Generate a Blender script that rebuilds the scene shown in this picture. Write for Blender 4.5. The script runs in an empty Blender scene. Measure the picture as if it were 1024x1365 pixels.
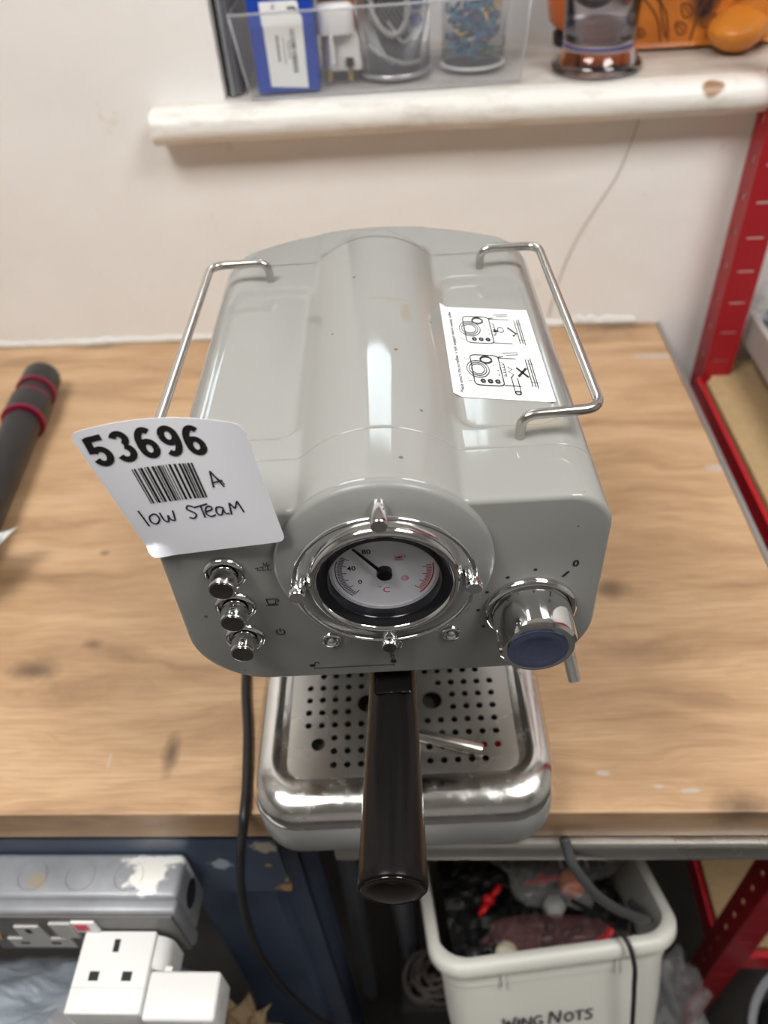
import bpy, bmesh, math, random
from mathutils import Vector, Matrix, noise
random.seed(7)
PI = math.pi
scn = bpy.context.scene
COL = scn.collection

# ---------------------------------------------------------------- camera
cam_d = bpy.data.cameras.new('camera')
cam = bpy.data.objects.new('camera', cam_d)
COL.objects.link(cam)
cam_d.sensor_fit = 'VERTICAL'
cam_d.sensor_height = 36.0
cam_d.sensor_width = 27.0
cam_d.lens = 36.0 * 1026.0 / 1365.0
cam_d.clip_start = 0.01
cam_d.dof.use_dof = True
cam_d.dof.focus_distance = 0.345
cam_d.dof.aperture_fstop = 7.5
R = ((0.998, -0.0267, -0.0572), (0.0234, -0.6857, 0.7275), (-0.0586, -0.7274, -0.6837))
m3 = Matrix([[r[0], -r[1], -r[2]] for r in R])
q = m3.to_quaternion(); q.normalize()
cam.matrix_world = Matrix.Translation((0, -0.2368, 0.5)) @ q.to_matrix().to_4x4()
scn.camera = cam

# ---------------------------------------------------------------- world, exposure
w = bpy.data.worlds.new('daylight'); scn.world = w; w.use_nodes = True
bg = w.node_tree.nodes['Background']
bg.inputs[0].default_value = (0.80, 0.93, 1.0, 1); bg.inputs[1].default_value = 9.0
scn.view_settings.view_transform = 'Standard'
scn.view_settings.look = 'None'
scn.view_settings.gamma = 1.0
scn.view_settings.use_curve_mapping = False
scn.view_settings.exposure = 0.0
PANEL_POWER = 19.0
# ceiling panels (x, y, size x, size y)
PANELS = [(-0.60, -0.32, 0.6, 0.6), (0.75, -0.32, 0.6, 0.6)]

# ---------------------------------------------------------------- helpers: materials
def mat(name, col, rough=0.5, metal=0.0, spec=0.5, trans=0.0, ior=1.45, coat=0.0, emit=None, estr=0.0, alpha=1.0):
    m = bpy.data.materials.new(name); m.use_nodes = True
    b = m.node_tree.nodes['Principled BSDF']
    b.inputs['Base Color'].default_value = (*col, 1)
    b.inputs['Roughness'].default_value = rough
    b.inputs['Metallic'].default_value = metal
    b.inputs['Specular IOR Level'].default_value = spec
    b.inputs['Transmission Weight'].default_value = trans
    b.inputs['IOR'].default_value = ior
    b.inputs['Coat Weight'].default_value = coat
    b.inputs['Alpha'].default_value = alpha
    if emit:
        b.inputs['Emission Color'].default_value = (*emit, 1)
        b.inputs['Emission Strength'].default_value = estr
    return m

def nd(m, typ, **kw):
    n = m.node_tree.nodes.new(typ)
    for k, v in kw.items(): setattr(n, k, v)
    return n
def ln(m, a, b): m.node_tree.links.new(a, b)
def bsdf(m): return m.node_tree.nodes['Principled BSDF']
def ramp(m, fac, stops):
    r = nd(m, 'ShaderNodeValToRGB')
    el = r.color_ramp.elements
    while len(el) < len(stops): el.new(0.5)
    for e, (p, c) in zip(el, stops):
        e.position = p; e.color = (*c, 1) if len(c) == 3 else c
    ln(m, fac, r.inputs[0]); return r.outputs[0]
def mix(m, fac, a, b, typ='MIX'):
    n = nd(m, 'ShaderNodeMix', data_type='RGBA', blend_type=typ)
    for s, v in ((n.inputs[0], fac), (n.inputs[6], a), (n.inputs[7], b)):
        if isinstance(v, (int, float)): s.default_value = v
        elif isinstance(v, tuple): s.default_value = (*v, 1)
        else: ln(m, v, s)
    return n.outputs[2]
def coords(m, scale=(1, 1, 1), rot=(0, 0, 0)):
    t = nd(m, 'ShaderNodeTexCoord'); mp = nd(m, 'ShaderNodeMapping')
    mp.inputs['Scale'].default_value = scale; mp.inputs['Rotation'].default_value = rot
    ln(m, t.outputs['Object'], mp.inputs[0]); return mp.outputs[0]
def noi(m, vec, sc, det=4, rough=0.55, dist=0.0):
    n = nd(m, 'ShaderNodeTexNoise'); ln(m, vec, n.inputs['Vector'])
    n.inputs['Scale'].default_value = sc; n.inputs['Detail'].default_value = det
    n.inputs['Roughness'].default_value = rough; n.inputs['Distortion'].default_value = dist
    return n.outputs[0]
def bump(m, h, strength=0.2, dist=0.001):
    b = nd(m, 'ShaderNodeBump'); b.inputs['Strength'].default_value = strength
    b.inputs['Distance'].default_value = dist
    ln(m, h, b.inputs['Height']); ln(m, b.outputs[0], bsdf(m).inputs['Normal'])
def math_n(m, op, a, b=None, clamp=False):
    n = nd(m, 'ShaderNodeMath', operation=op); n.use_clamp = clamp
    for s, v in ((n.inputs[0], a), (n.inputs[1], b)):
        if v is None: continue
        if isinstance(v, (int, float)): s.default_value = v
        else: ln(m, v, s)
    return n.outputs[0]
def spot(m, centre, rx, ry, soft=0.35, nz=0.5, nscale=60):
    """irregular blotch mask around a point (object space), 1 inside"""
    t = nd(m, 'ShaderNodeTexCoord'); mp = nd(m, 'ShaderNodeVectorMath', operation='SUBTRACT')
    ln(m, t.outputs['Object'], mp.inputs[0]); mp.inputs[1].default_value = centre
    sc = nd(m, 'ShaderNodeVectorMath', operation='DIVIDE'); ln(m, mp.outputs[0], sc.inputs[0])
    sc.inputs[1].default_value = (rx, ry, max(rx, ry))
    le = nd(m, 'ShaderNodeVectorMath', operation='LENGTH'); ln(m, sc.outputs[0], le.inputs[0])
    n = noi(m, t.outputs['Object'], nscale, 3)
    d = math_n(m, 'ADD', le.outputs['Value'], math_n(m, 'MULTIPLY', math_n(m, 'SUBTRACT', n, 0.5), nz * 2))
    mr = nd(m, 'ShaderNodeMapRange'); ln(m, d, mr.inputs[0])
    mr.inputs[1].default_value = 1.0 - soft; mr.inputs[2].default_value = 1.0 + soft
    mr.inputs[3].default_value = 1.0; mr.inputs[4].default_value = 0.0
    return mr.outputs[0]

# ---------------------------------------------------------------- helpers: meshes
def obj(name, bm, m, parent=None, smooth=False, angle=None):
    me = bpy.data.meshes.new(name)
    bmesh.ops.recalc_face_normals(bm, faces=bm.faces[:])
    bm.to_mesh(me); bm.free()
    for mm in (m if isinstance(m, (list, tuple)) else [m]): me.materials.append(mm)
    if smooth or angle:
        me.polygons.foreach_set('use_smooth', [True] * len(me.polygons))
        if angle: me.set_sharp_from_angle(angle=math.radians(angle))
    o = bpy.data.objects.new(name, me); COL.objects.link(o)
    if parent: o.parent = parent
    return o
def tag(o, label=None, cat=None, group=None, kind=None):
    if label: o['label'] = label
    if cat: o['category'] = cat
    if group: o['group'] = group
    if kind: o['kind'] = kind
    return o
def thing(name, label, cat, loc=(0, 0, 0), rz=0, group=None):
    o = bpy.data.objects.new(name, None); COL.objects.link(o)
    o.location = loc; o.rotation_euler = (0, 0, rz); o.empty_display_size = 0.01
    return tag(o, label, cat, group)
def struct(name, bm, m, **k):
    o = obj(name, bm, m, **k); o['kind'] = 'structure'; return o
def NB(): return bmesh.new()
def box(bm, a, b, bevel=0.0, seg=2, mtx=None):
    a = Vector(a); b = Vector(b); c = (a + b) / 2; s = b - a
    r = bmesh.ops.create_cube(bm, size=1.0)
    vs = r['verts']
    bmesh.ops.scale(bm, vec=[abs(x) for x in s], verts=vs); bmesh.ops.translate(bm, vec=c, verts=vs)
    if mtx is not None: bmesh.ops.transform(bm, matrix=mtx, verts=vs)
    if bevel:
        es = list({e for v in vs for e in v.link_edges})
        bmesh.ops.bevel(bm, geom=es, offset=bevel, segments=seg, profile=0.5, affect='EDGES')
def frame(o, z, x=None):
    """matrix with local z along z"""
    z = Vector(z).normalized()
    x = Vector(x) if x else (Vector((1, 0, 0)) if abs(z.x) < 0.9 else Vector((0, 1, 0)))
    y = z.cross(x).normalized(); x = y.cross(z)
    return Matrix(((x.x, y.x, z.x, o[0]), (x.y, y.y, z.y, o[1]), (x.z, y.z, z.z, o[2]), (0, 0, 0, 1)))
def lathe(bm, prof, mtx, n=48, cap0=True, cap1=True):
    rings = []
    for r, z in prof:
        rings.append([bm.verts.new(mtx @ Vector((r * math.cos(2 * PI * i / n), r * math.sin(2 * PI * i / n), z))) for i in range(n)])
    for a, b in zip(rings, rings[1:]):
        for i in range(n): bm.faces.new((a[i], a[(i + 1) % n], b[(i + 1) % n], b[i]))
    if cap0: bm.faces.new(rings[0][::-1])
    if cap1: bm.faces.new(rings[-1])
def smooth_path(pts, n=8, closed=False):
    pts = [Vector(p) for p in pts]; out = []
    N = len(pts)
    for i in range(N if closed else N - 1):
        if closed: p0, p1, p2, p3 = pts[i - 1], pts[i], pts[(i + 1) % N], pts[(i + 2) % N]
        else: p0, p1, p2, p3 = pts[max(i - 1, 0)], pts[i], pts[i + 1], pts[min(i + 2, N - 1)]
        for k in range(n):
            t = k / n
            out.append(0.5 * ((2 * p1) + (p2 - p0) * t + (2 * p0 - 5 * p1 + 4 * p2 - p3) * t * t + (3 * p1 - p0 - 3 * p2 + p3) * t ** 3))
    if not closed: out.append(pts[-1])
    return out
def round_path(pts, r, n=6):
    """polyline with filleted corners"""
    pts = [Vector(p) for p in pts]; out = [pts[0]]
    for i in range(1, len(pts) - 1):
        a, b, c = pts[i - 1], pts[i], pts[i + 1]
        rr = min(r, (a - b).length * 0.49, (c - b).length * 0.49)
        p = b + (a - b).normalized() * rr; s = b + (c - b).normalized() * rr
        for k in range(n + 1):
            t = k / n; out.append(p * (1 - t) ** 2 + b * 2 * t * (1 - t) + s * t * t)
    out.append(pts[-1]); return out
def tube(bm, path, rad, n=12, closed=False, caps=True):
    path = [Vector(p) for p in path]; N = len(path)
    up = None; rings = []
    for i, p in enumerate(path):
        if closed: t = path[(i + 1) % N] - path[i - 1]
        else: t = path[min(i + 1, N - 1)] - path[max(i - 1, 0)]
        t.normalize()
        if up is None:
            up = Vector((0, 0, 1)) if abs(t.z) < 0.9 else Vector((1, 0, 0))
        up = (up - t * up.dot(t)).normalized(); s = t.cross(up)
        r = rad(i / max(N - 1, 1)) if callable(rad) else rad
        rings.append([bm.verts.new(p + (up * math.cos(2 * PI * k / n) + s * math.sin(2 * PI * k / n)) * r) for k in range(n)])
    for i in range(N if closed else N - 1):
        a, b = rings[i], rings[(i + 1) % N]
        for k in range(n): bm.faces.new((a[k], a[(k + 1) % n], b[(k + 1) % n], b[k]))
    if caps and not closed:
        bm.faces.new(rings[0][::-1]); bm.faces.new(rings[-1])
def rrect(u0, u1, v0, v1, r, n=8):
    out = []
    for cx, cy, a0 in ((u1 - r, v1 - r, 0), (u0 + r, v1 - r, PI / 2), (u0 + r, v0 + r, PI), (u1 - r, v0 + r, 1.5 * PI)):
        for k in range(n + 1):
            a = a0 + PI / 2 * k / n; out.append((cx + r * math.cos(a), cy + r * math.sin(a)))
    return out
def loft(bm, loops, cap0=False, cap1=False):
    rs = [[bm.verts.new(p) for p in L] for L in loops]
    n = len(rs[0])
    for a, b in zip(rs, rs[1:]):
        for i in range(n): bm.faces.new((a[i], a[(i + 1) % n], b[(i + 1) % n], b[i]))
    if cap0: bm.faces.new(rs[0][::-1])
    if cap1: bm.faces.new(rs[-1])
    return rs
def ribbon(bm, pts, wd, f, closed=False):
    """flat stroke of width wd along 2D pts; f maps (x,y) -> 3D"""
    pts = [Vector((p[0], p[1])) for p in pts]
    if closed: pts = pts + [pts[0], pts[1]]
    L = []; Rr = []
    for i, p in enumerate(pts):
        t = pts[min(i + 1, len(pts) - 1)] - pts[max(i - 1, 0)]
        if t.length < 1e-9: t = Vector((1, 0))
        t.normalize(); nrm = Vector((-t.y, t.x)) * wd / 2
        L.append(bm.verts.new(f(*(p + nrm)))); Rr.append(bm.verts.new(f(*(p - nrm))))
    for i in range(len(pts) - 1): bm.faces.new((L[i], L[i + 1], Rr[i + 1], Rr[i]))
def poly(bm, pts, f): bm.faces.new([bm.verts.new(f(*p)) for p in pts])
def circ(cx, cy, r, n=24, a0=0, a1=2 * PI, ry=None):
    return [(cx + r * math.cos(a0 + (a1 - a0) * k / n), cy + (ry or r) * math.sin(a0 + (a1 - a0) * k / n)) for k in range(n + 1)]
def text2d(bm, s, x, y, h, f, width=None, bold=0.0, align='LEFT', rot=0.0, shear=0.0, sub=0):
    """text of cap height h with its lower left corner at (x, y)"""
    cu = bpy.data.curves.new('tmp', 'FONT'); cu.body = s; cu.size = 1.0; cu.offset = bold; cu.shear = shear
    cu.resolution_u = 4
    o = bpy.data.objects.new('tmp', cu); COL.objects.link(o)
    dg = bpy.context.evaluated_depsgraph_get(); dg.update()
    me = bpy.data.meshes.new_from_object(o.evaluated_get(dg))
    bpy.data.objects.remove(o); bpy.data.curves.remove(cu)
    tb = bmesh.new(); tb.from_mesh(me); bpy.data.meshes.remove(me)
    if sub:
        bmesh.ops.triangulate(tb, faces=tb.faces[:])
        bmesh.ops.subdivide_edges(tb, edges=tb.edges[:], cuts=sub, use_grid_fill=True)
    xs = [v.co.x for v in tb.verts]; ys = [v.co.y for v in tb.verts]
    sy = h / (max(ys) - min(ys)); sx = (width / (max(xs) - min(xs))) if width else sy
    cr, sr = math.cos(rot), math.sin(rot)
    mp = {}
    for v in tb.verts:
        a = (v.co.x - min(xs)) * sx; b = (v.co.y - min(ys)) * sy
        if align == 'CENTER': a -= (max(xs) - min(xs)) * sx / 2
        mp[v] = bm.verts.new(f(x + a * cr - b * sr, y + a * sr + b * cr))
    for fc in tb.faces:
        try: bm.faces.new([mp[v] for v in fc.verts])
        except ValueError: pass
    tb.free()
def flat(name, bm, m, parent=None):
    """thin printed marks: no normal recalculation"""
    me = bpy.data.meshes.new(name); bm.to_mesh(me); bm.free(); me.materials.append(m)
    o = bpy.data.objects.new(name, me); COL.objects.link(o)
    if parent: o.parent = parent
    return o
def plane_map(o, x, y):
    o = Vector(o); x = Vector(x); y = Vector(y)
    return lambda a, b: o + x * a + y * b
def sstep(a, b, x):
    t = min(max((x - a) / (b - a), 0), 1); return t * t * (3 - 2 * t)
def blob(bm, c, r, amp=0.2, fr=20, sub=3, seed=0, mtx=None):
    res = bmesh.ops.create_icosphere(bm, subdivisions=sub, radius=1.0)
    for v in res['verts']:
        d = v.co.copy()
        k = 1 + amp * noise.noise(d * fr * 0.1 + Vector((seed * 3.1, seed, 0))) * 2
        p = Vector((d.x * r[0] * k, d.y * r[1] * k, d.z * r[2] * k))
        if mtx is not None: p = mtx @ p
        v.co = p + Vector(c)

# ---------------------------------------------------------------- materials
# wall plaster
M_wall = mat('wall_paint', (0.80, 0.765, 0.715), 0.6)
v_ = coords(M_wall)
n1 = noi(M_wall, v_, 3.0, 5); n2 = noi(M_wall, v_, 45, 6)
c = mix(M_wall, ramp(M_wall, n1, [(0.35, (0, 0, 0)), (0.65, (1, 1, 1))]), (0.82, 0.80, 0.775), (0.87, 0.86, 0.84))
c = mix(M_wall, ramp(M_wall, noi(M_wall, v_, 28, 6), [(0.66, (0, 0, 0)), (0.74, (0.35, 0.35, 0.35))]), c, (0.62, 0.56, 0.48))
ln(M_wall, c, bsdf(M_wall).inputs['Base Color'])
bump(M_wall, noi(M_wall, v_, 14, 6), 0.5, 0.006)
M_sill = mat('gloss_white_paint', (0.82, 0.81, 0.77), 0.35)
v_ = coords(M_sill, (1, 3, 3))
c = mix(M_sill, ramp(M_sill, noi(M_sill, v_, 16, 8, 0.7), [(0.5, (0, 0, 0)), (0.72, (0.8, 0.8, 0.8))]), (0.83, 0.82, 0.78), (0.50, 0.45, 0.38))
g = nd(M_sill, 'ShaderNodeNewGeometry'); sx = nd(M_sill, 'ShaderNodeSeparateXYZ'); ln(M_sill, g.outputs['Normal'], sx.inputs[0])
tc = nd(M_sill, 'ShaderNodeTexCoord'); sp = nd(M_sill, 'ShaderNodeSeparateXYZ'); ln(M_sill, tc.outputs['Object'], sp.inputs[0])
dirty = math_n(M_sill, 'MULTIPLY', math_n(M_sill, 'GREATER_THAN', sp.outputs[1], 0.622), ramp(M_sill, noi(M_sill, coords(M_sill, (1, 4, 1)), 9, 6), [(0.3, (0.35, 0.35, 0.35)), (0.7, (0.95, 0.95, 0.95))]))
c = mix(M_sill, dirty, c, (0.42, 0.37, 0.31))
c = mix(M_sill, spot(M_sill, (0.287, 0.597, 0.270), 0.010, 0.0075, 0.2, 0.5, 90), c, (0.33, 0.19, 0.10))
ln(M_sill, c, bsdf(M_sill).inputs['Base Color'])
bump(M_sill, noi(M_sill, v_, 40, 5), 0.35, 0.003)

# oak worktop
M_oak = mat('oak_laminate', (0.55, 0.36, 0.2), 0.42)
v_ = coords(M_oak, (0.55, 6, 6))
warp = noi(M_oak, coords(M_oak, (1.2, 3.0, 3)), 3.2, 3)
tcn = nd(M_oak, 'ShaderNodeTexCoord'); spx = nd(M_oak, 'ShaderNodeSeparateXYZ'); ln(M_oak, tcn.outputs['Object'], spx.inputs[0])
yy = math_n(M_oak, 'ADD', spx.outputs[1], math_n(M_oak, 'MULTIPLY', warp, 0.11))
cmb = nd(M_oak, 'ShaderNodeCombineXYZ')
ln(M_oak, math_n(M_oak, 'MULTIPLY', spx.outputs[0], 0.16), cmb.inputs[0]); ln(M_oak, yy, cmb.inputs[1])
ln(M_oak, math_n(M_oak, 'MULTIPLY', spx.outputs[2], 1.0), cmb.inputs[2])
bands = noi(M_oak, cmb.outputs[0], 26, 6, 0.62)
cmb2 = nd(M_oak, 'ShaderNodeCombineXYZ')
ln(M_oak, math_n(M_oak, 'MULTIPLY', spx.outputs[0], 0.05), cmb2.inputs[0]); ln(M_oak, math_n(M_oak, 'ADD', spx.outputs[1], math_n(M_oak, 'MULTIPLY', warp, 0.02)), cmb2.inputs[1])
fine = noi(M_oak, cmb2.outputs[0], 420, 3, 0.6)
cmb3 = nd(M_oak, 'ShaderNodeCombineXYZ')
ln(M_oak, math_n(M_oak, 'MULTIPLY', spx.outputs[0], 0.22), cmb3.inputs[0]); ln(M_oak, spx.outputs[1], cmb3.inputs[1])
plank = noi(M_oak, cmb3.outputs[0], 9, 2)
c = ramp(M_oak, bands, [(0.30, (0.26, 0.155, 0.08)), (0.43, (0.46, 0.29, 0.16)), (0.55, (0.57, 0.375, 0.215)), (0.75, (0.66, 0.46, 0.28))])
c = mix(M_oak, ramp(M_oak, plank, [(0.35, (0, 0, 0)), (0.65, (1, 1, 1))]), mix(M_oak, 0.82, (0.43, 0.27, 0.155), c), c)
c = mix(M_oak, ramp(M_oak, fine, [(0.35, (0.4, 0.4, 0.4)), (0.55, (0, 0, 0))]), c, (0.34, 0.205, 0.11))
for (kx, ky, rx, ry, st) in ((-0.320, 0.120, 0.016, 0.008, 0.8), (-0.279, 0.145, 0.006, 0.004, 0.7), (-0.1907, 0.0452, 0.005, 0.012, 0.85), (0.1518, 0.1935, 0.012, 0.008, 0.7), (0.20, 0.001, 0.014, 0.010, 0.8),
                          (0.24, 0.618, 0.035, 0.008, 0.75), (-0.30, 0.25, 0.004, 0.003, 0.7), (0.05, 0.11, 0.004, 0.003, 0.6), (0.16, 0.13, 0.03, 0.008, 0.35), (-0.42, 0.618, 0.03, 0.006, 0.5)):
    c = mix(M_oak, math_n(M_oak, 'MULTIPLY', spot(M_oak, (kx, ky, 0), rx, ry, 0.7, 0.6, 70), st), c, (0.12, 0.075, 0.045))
    
for (kx, ky, rx, ry) in ((0.276, 0.548, 0.030, 0.005), (0.284, 0.345, 0.012, 0.005), (-0.235, 0.040, 0.0008, 0.006), (0.115, 0.028, 0.004, 0.002), (0.17, 0.015, 0.006, 0.0015), (0.15, 0.018, 0.003, 0.0015)):
    c = mix(M_oak, math_n(M_oak, 'MULTIPLY', spot(M_oak, (kx, ky, 0), rx, ry, 0.3, 0.5, 90), 0.7), c, (0.50, 0.46, 0.43))
ln(M_oak, c, bsdf(M_oak).inputs['Base Color'])
bump(M_oak, fine, 0.12, 0.0004)

# machine
M_grey = mat('glossy_grey_plastic', (0.285, 0.288, 0.272), 0.16, 0, 0.5)
v_ = coords(M_grey)
vor = nd(M_grey, 'ShaderNodeTexVoronoi'); ln(M_grey, v_, vor.inputs[0]); vor.inputs['Scale'].default_value = 95
vor.inputs['Randomness'].default_value = 1.0
wn = nd(M_grey, 'ShaderNodeTexNoise'); ln(M_grey, v_, wn.inputs['Vector']); wn.inputs['Scale'].default_value = 60
sepc = nd(M_grey, 'ShaderNodeSeparateColor'); ln(M_grey, vor.outputs['Color'], sepc.inputs[0])
rad_ = math_n(M_grey, 'MULTIPLY', math_n(M_grey, 'SUBTRACT', sepc.outputs[0], 0.62), 0.30)
dots = math_n(M_grey, 'LESS_THAN', vor.outputs['Distance'], rad_)
c = mix(M_grey, math_n(M_grey, 'MULTIPLY', dots, 0.75), (0.285, 0.288, 0.272), (0.10, 0.085, 0.06))
c = mix(M_grey, math_n(M_grey, 'MULTIPLY', spot(M_grey, (0.008, 0.148, 0.30), 0.010, 0.0018, 0.4, 1.0, 220), 0.28), c, (0.30, 0.22, 0.09))
c = mix(M_grey, math_n(M_grey, 'MULTIPLY', spot(M_grey, (0.0165, 0.136, 0.30), 0.0022, 0.009, 0.4, 1.0, 220), 0.35), c, (0.26, 0.19, 0.08))
c = mix(M_grey, math_n(M_grey, 'MULTIPLY', spot(M_grey, (0.074, 0.051, 0.288), 0.012, 0.006, 0.6, 1.0, 160), 0.35), c, (0.40, 0.33, 0.18))
ln(M_grey, c, bsdf(M_grey).inputs['Base Color'])
ln(M_grey, ramp(M_grey, noi(M_grey, v_, 25, 5), [(0.3, (0.04, 0.04, 0.04)), (0.7, (0.12, 0.12, 0.12))]), bsdf(M_grey).inputs['Roughness'])
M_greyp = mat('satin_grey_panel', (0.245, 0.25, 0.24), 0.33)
M_greyd = mat('dark_grey_groove', (0.10, 0.10, 0.09), 0.5)
M_chrome = mat('chrome', (0.78, 0.78, 0.78), 0.07, 1.0)
M_chromew = mat('worn_chrome', (0.74, 0.73, 0.71), 0.16, 1.0)
ln(M_chromew, ramp(M_chromew, noi(M_chromew, coords(M_chromew), 70, 6, 0.7), [(0.35, (0.08, 0.08, 0.08)), (0.75, (0.36, 0.36, 0.36))]), bsdf(M_chromew).inputs['Roughness'])
M_chromed = mat('dark_chrome', (0.22, 0.21, 0.20), 0.10, 1.0)
M_steel = mat('brushed_steel', (0.60, 0.59, 0.56), 0.30, 1.0)
ln(M_steel, ramp(M_steel, noi(M_steel, coords(M_steel), 14, 3, 0.5), [(0.35, (0.24, 0.24, 0.24)), (0.75, (0.42, 0.42, 0.42))]), bsdf(M_steel).inputs['Roughness'])
M_rail = mat('satin_steel_rail', (0.56, 0.54, 0.50), 0.22, 1.0)
M_black = mat('black_plastic', (0.007, 0.006, 0.006), 0.27, 0, 0.22)
bump(M_black, noi(M_black, coords(M_black), 900, 2), 0.05, 0.0002)
M_blackg = mat('black_gloss', (0.006, 0.006, 0.006), 0.06)
M_blackm = mat('black_rubber', (0.014, 0.014, 0.014), 0.45)
M_ink = mat('black_ink', (0.010, 0.010, 0.010), 0.45)
M_pen = mat('black_pen', (0.02, 0.02, 0.03), 0.6)
M_redink = mat('red_ink', (0.60, 0.02, 0.06), 0.5)
M_paper = mat('white_label_paper', (0.80, 0.81, 0.86), 0.5)
bump(M_paper, noi(M_paper, coords(M_paper), 500, 3), 0.10, 0.0003)
M_paper2 = mat('glossy_white_sticker', (0.88, 0.90, 0.89), 0.3)
M_dial = mat('white_dial', (0.86, 0.86, 0.93), 0.5)
M_glass = mat('clear_glass', (1, 1, 1), 0.0, 0, 0.5, 1.0, 1.45)
M_clear = mat('clear_acrylic', (0.45, 0.46, 0.50), 0.04, 0, 1.0, 0.0, 1.49, alpha=0.09)
M_edge = mat('acrylic_edge', (0.62, 0.63, 0.68), 0.1, 0, 0.8, 0.0, 1.49, alpha=0.55)
M_gglass = mat('gauge_crystal', (0.02, 0.02, 0.02), 0.02, 0, 0.6, 0.0, 1.49, alpha=0.06)
M_smoke = mat('clear_polystyrene', (0.86, 0.86, 0.90), 0.04, 0, 0.5, 1.0, 1.5)
M_white = mat('white_plastic', (0.80, 0.80, 0.79), 0.28)
M_white2 = mat('warm_white_plastic', (0.76, 0.75, 0.72), 0.32)
M_slot = mat('slot_black', (0.01, 0.01, 0.01), 0.6)
M_brass = mat('brass', (0.62, 0.45, 0.18), 0.3, 1.0)
M_alu = mat('worn_aluminium_paint', (0.36, 0.38, 0.41), 0.42, 0.25)
v_ = coords(M_alu)
c = mix(M_alu, ramp(M_alu, noi(M_alu, v_, 24, 6), [(0.35, (0, 0, 0)), (0.7, (1, 1, 1))]), (0.24, 0.25, 0.27), (0.35, 0.365, 0.39))
c = mix(M_alu, spot(M_alu, (-0.213, -0.012, -0.068), 0.015, 0.012, 0.15, 1.1, 110), c, (0.78, 0.77, 0.72))
c = mix(M_alu, spot(M_alu, (-0.20, -0.002, -0.068), 0.03, 0.003, 0.3, 1.2, 130), c, (0.75, 0.75, 0.72))
c = mix(M_alu, math_n(M_alu, 'MULTIPLY', spot(M_alu, (-0.294, -0.018, -0.068), 0.007, 0.005, 0.2, 1.0, 130), 0.8), c, (0.33, 0.28, 0.2))
ln(M_alu, c, bsdf(M_alu).inputs['Base Color'])
M_plate = mat('dark_grey_switch_plate', (0.13, 0.125, 0.12), 0.45)
M_ins = mat('grey_white_insert', (0.50, 0.49, 0.47), 0.4)
M_redsw = mat('red_rocker', (0.75, 0.05, 0.09), 0.3)
M_blue = mat('blue_painted_steel', (0.055, 0.085, 0.15), 0.42)
v_ = coords(M_blue)
c = mix(M_blue, ramp(M_blue, noi(M_blue, v_, 12, 6), [(0.35, (0, 0, 0)), (0.7, (1, 1, 1))]), (0.055, 0.078, 0.130), (0.085, 0.115, 0.18))
for (kx, kz, rx, rz_, cc) in ((-0.127, -0.062, 0.009, 0.003, (0.5, 0.45, 0.36)), (-0.129, -0.094, 0.003, 0.003, (0.5, 0.36, 0.2)), (-0.121, -0.138, 0.007, 0.006, (0.5, 0.28, 0.12)), (-0.165, -0.092, 0.008, 0.006, (0.5, 0.55, 0.62)), (-0.116, -0.122, 0.004, 0.003, (0.45, 0.33, 0.18))):
    c = mix(M_blue, spot(M_blue, (kx, 0.004, kz), rx, rx, 0.2, 0.9, 160), c, cc)
ln(M_blue, c, bsdf(M_blue).inputs['Base Color'])
M_red = mat('red_powder_coat', (0.34, 0.010, 0.018), 0.38)
M_redd = mat('red_bright_edge', (0.50, 0.012, 0.020), 0.4)
M_chip = mat('chipboard', (0.42, 0.29, 0.15), 0.8)
v_ = coords(M_chip)
ln(M_chip, mix(M_chip, noi(M_chip, v_, 160, 4), (0.35, 0.235, 0.12), (0.50, 0.36, 0.19)), bsdf(M_chip).inputs['Base Color'])
M_zinc = mat('zinc_edge', (0.42, 0.41, 0.41), 0.4, 0.8)
M_dkfr = mat('dark_frame_steel', (0.06, 0.062, 0.068), 0.5)
M_terra = mat('glazed_orange_terracotta', (0.62, 0.20, 0.03), 0.32)
v_ = coords(M_terra)
c = mix(M_terra, ramp(M_terra, noi(M_terra, v_, 22, 5), [(0.3, (0, 0, 0)), (0.7, (1, 1, 1))]), (0.52, 0.14, 0.02), (0.70, 0.25, 0.035))
c = mix(M_terra, spot(M_terra, (-0.014, -0.030, 0.040), 0.013, 0.02, 0.4, 0.7, 60), c, (0.03, 0.02, 0.02))
ln(M_terra, c, bsdf(M_terra).inputs['Base Color'])
M_terrad = mat('dark_carved_line', (0.16, 0.05, 0.015), 0.5)
M_mesh = mat('silver_wire', (0.30, 0.30, 0.31), 0.35, 0.8)
M_box = mat('royal_blue_card', (0.008, 0.055, 0.40), 0.4)
M_tub = mat('off_white_polypropylene', (0.62, 0.62, 0.57), 0.38)
M_bag = mat('clear_polythene', (0.55, 0.55, 0.56), 0.16, 0, 0.8, 0.0, 1.4, alpha=0.17)
M_bag2 = mat('pinkish_polythene', (0.30, 0.14, 0.14), 0.2, 0, 0.5, 0.0, 1.4, alpha=0.16)
M_mail = mat('pale_blue_grey_polythene', (0.34, 0.39, 0.45), 0.33)
bump(M_mail, noi(M_mail, coords(M_mail, (1, 2.5, 1)), 22, 4, 0.5, 1.0), 0.8, 0.01)
M_dark = mat('dark_plastic', (0.012, 0.012, 0.013), 0.5)
M_orange = mat('orange_plastic', (0.65, 0.15, 0.03), 0.3)
M_redp = mat('red_plastic', (0.62, 0.012, 0.015), 0.35)
M_green = mat('green_strip', (0.01, 0.28, 0.08), 0.35)
M_purple = mat('purple_strip', (0.35, 0.18, 0.32), 0.35)
M_brown = mat('crumpled_brown', (0.22, 0.15, 0.08), 0.7)
M_greyc = mat('grey_cable', (0.42, 0.43, 0.44), 0.45)
M_floor = mat('floor_concrete', (0.10, 0.095, 0.09), 0.7)
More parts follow.
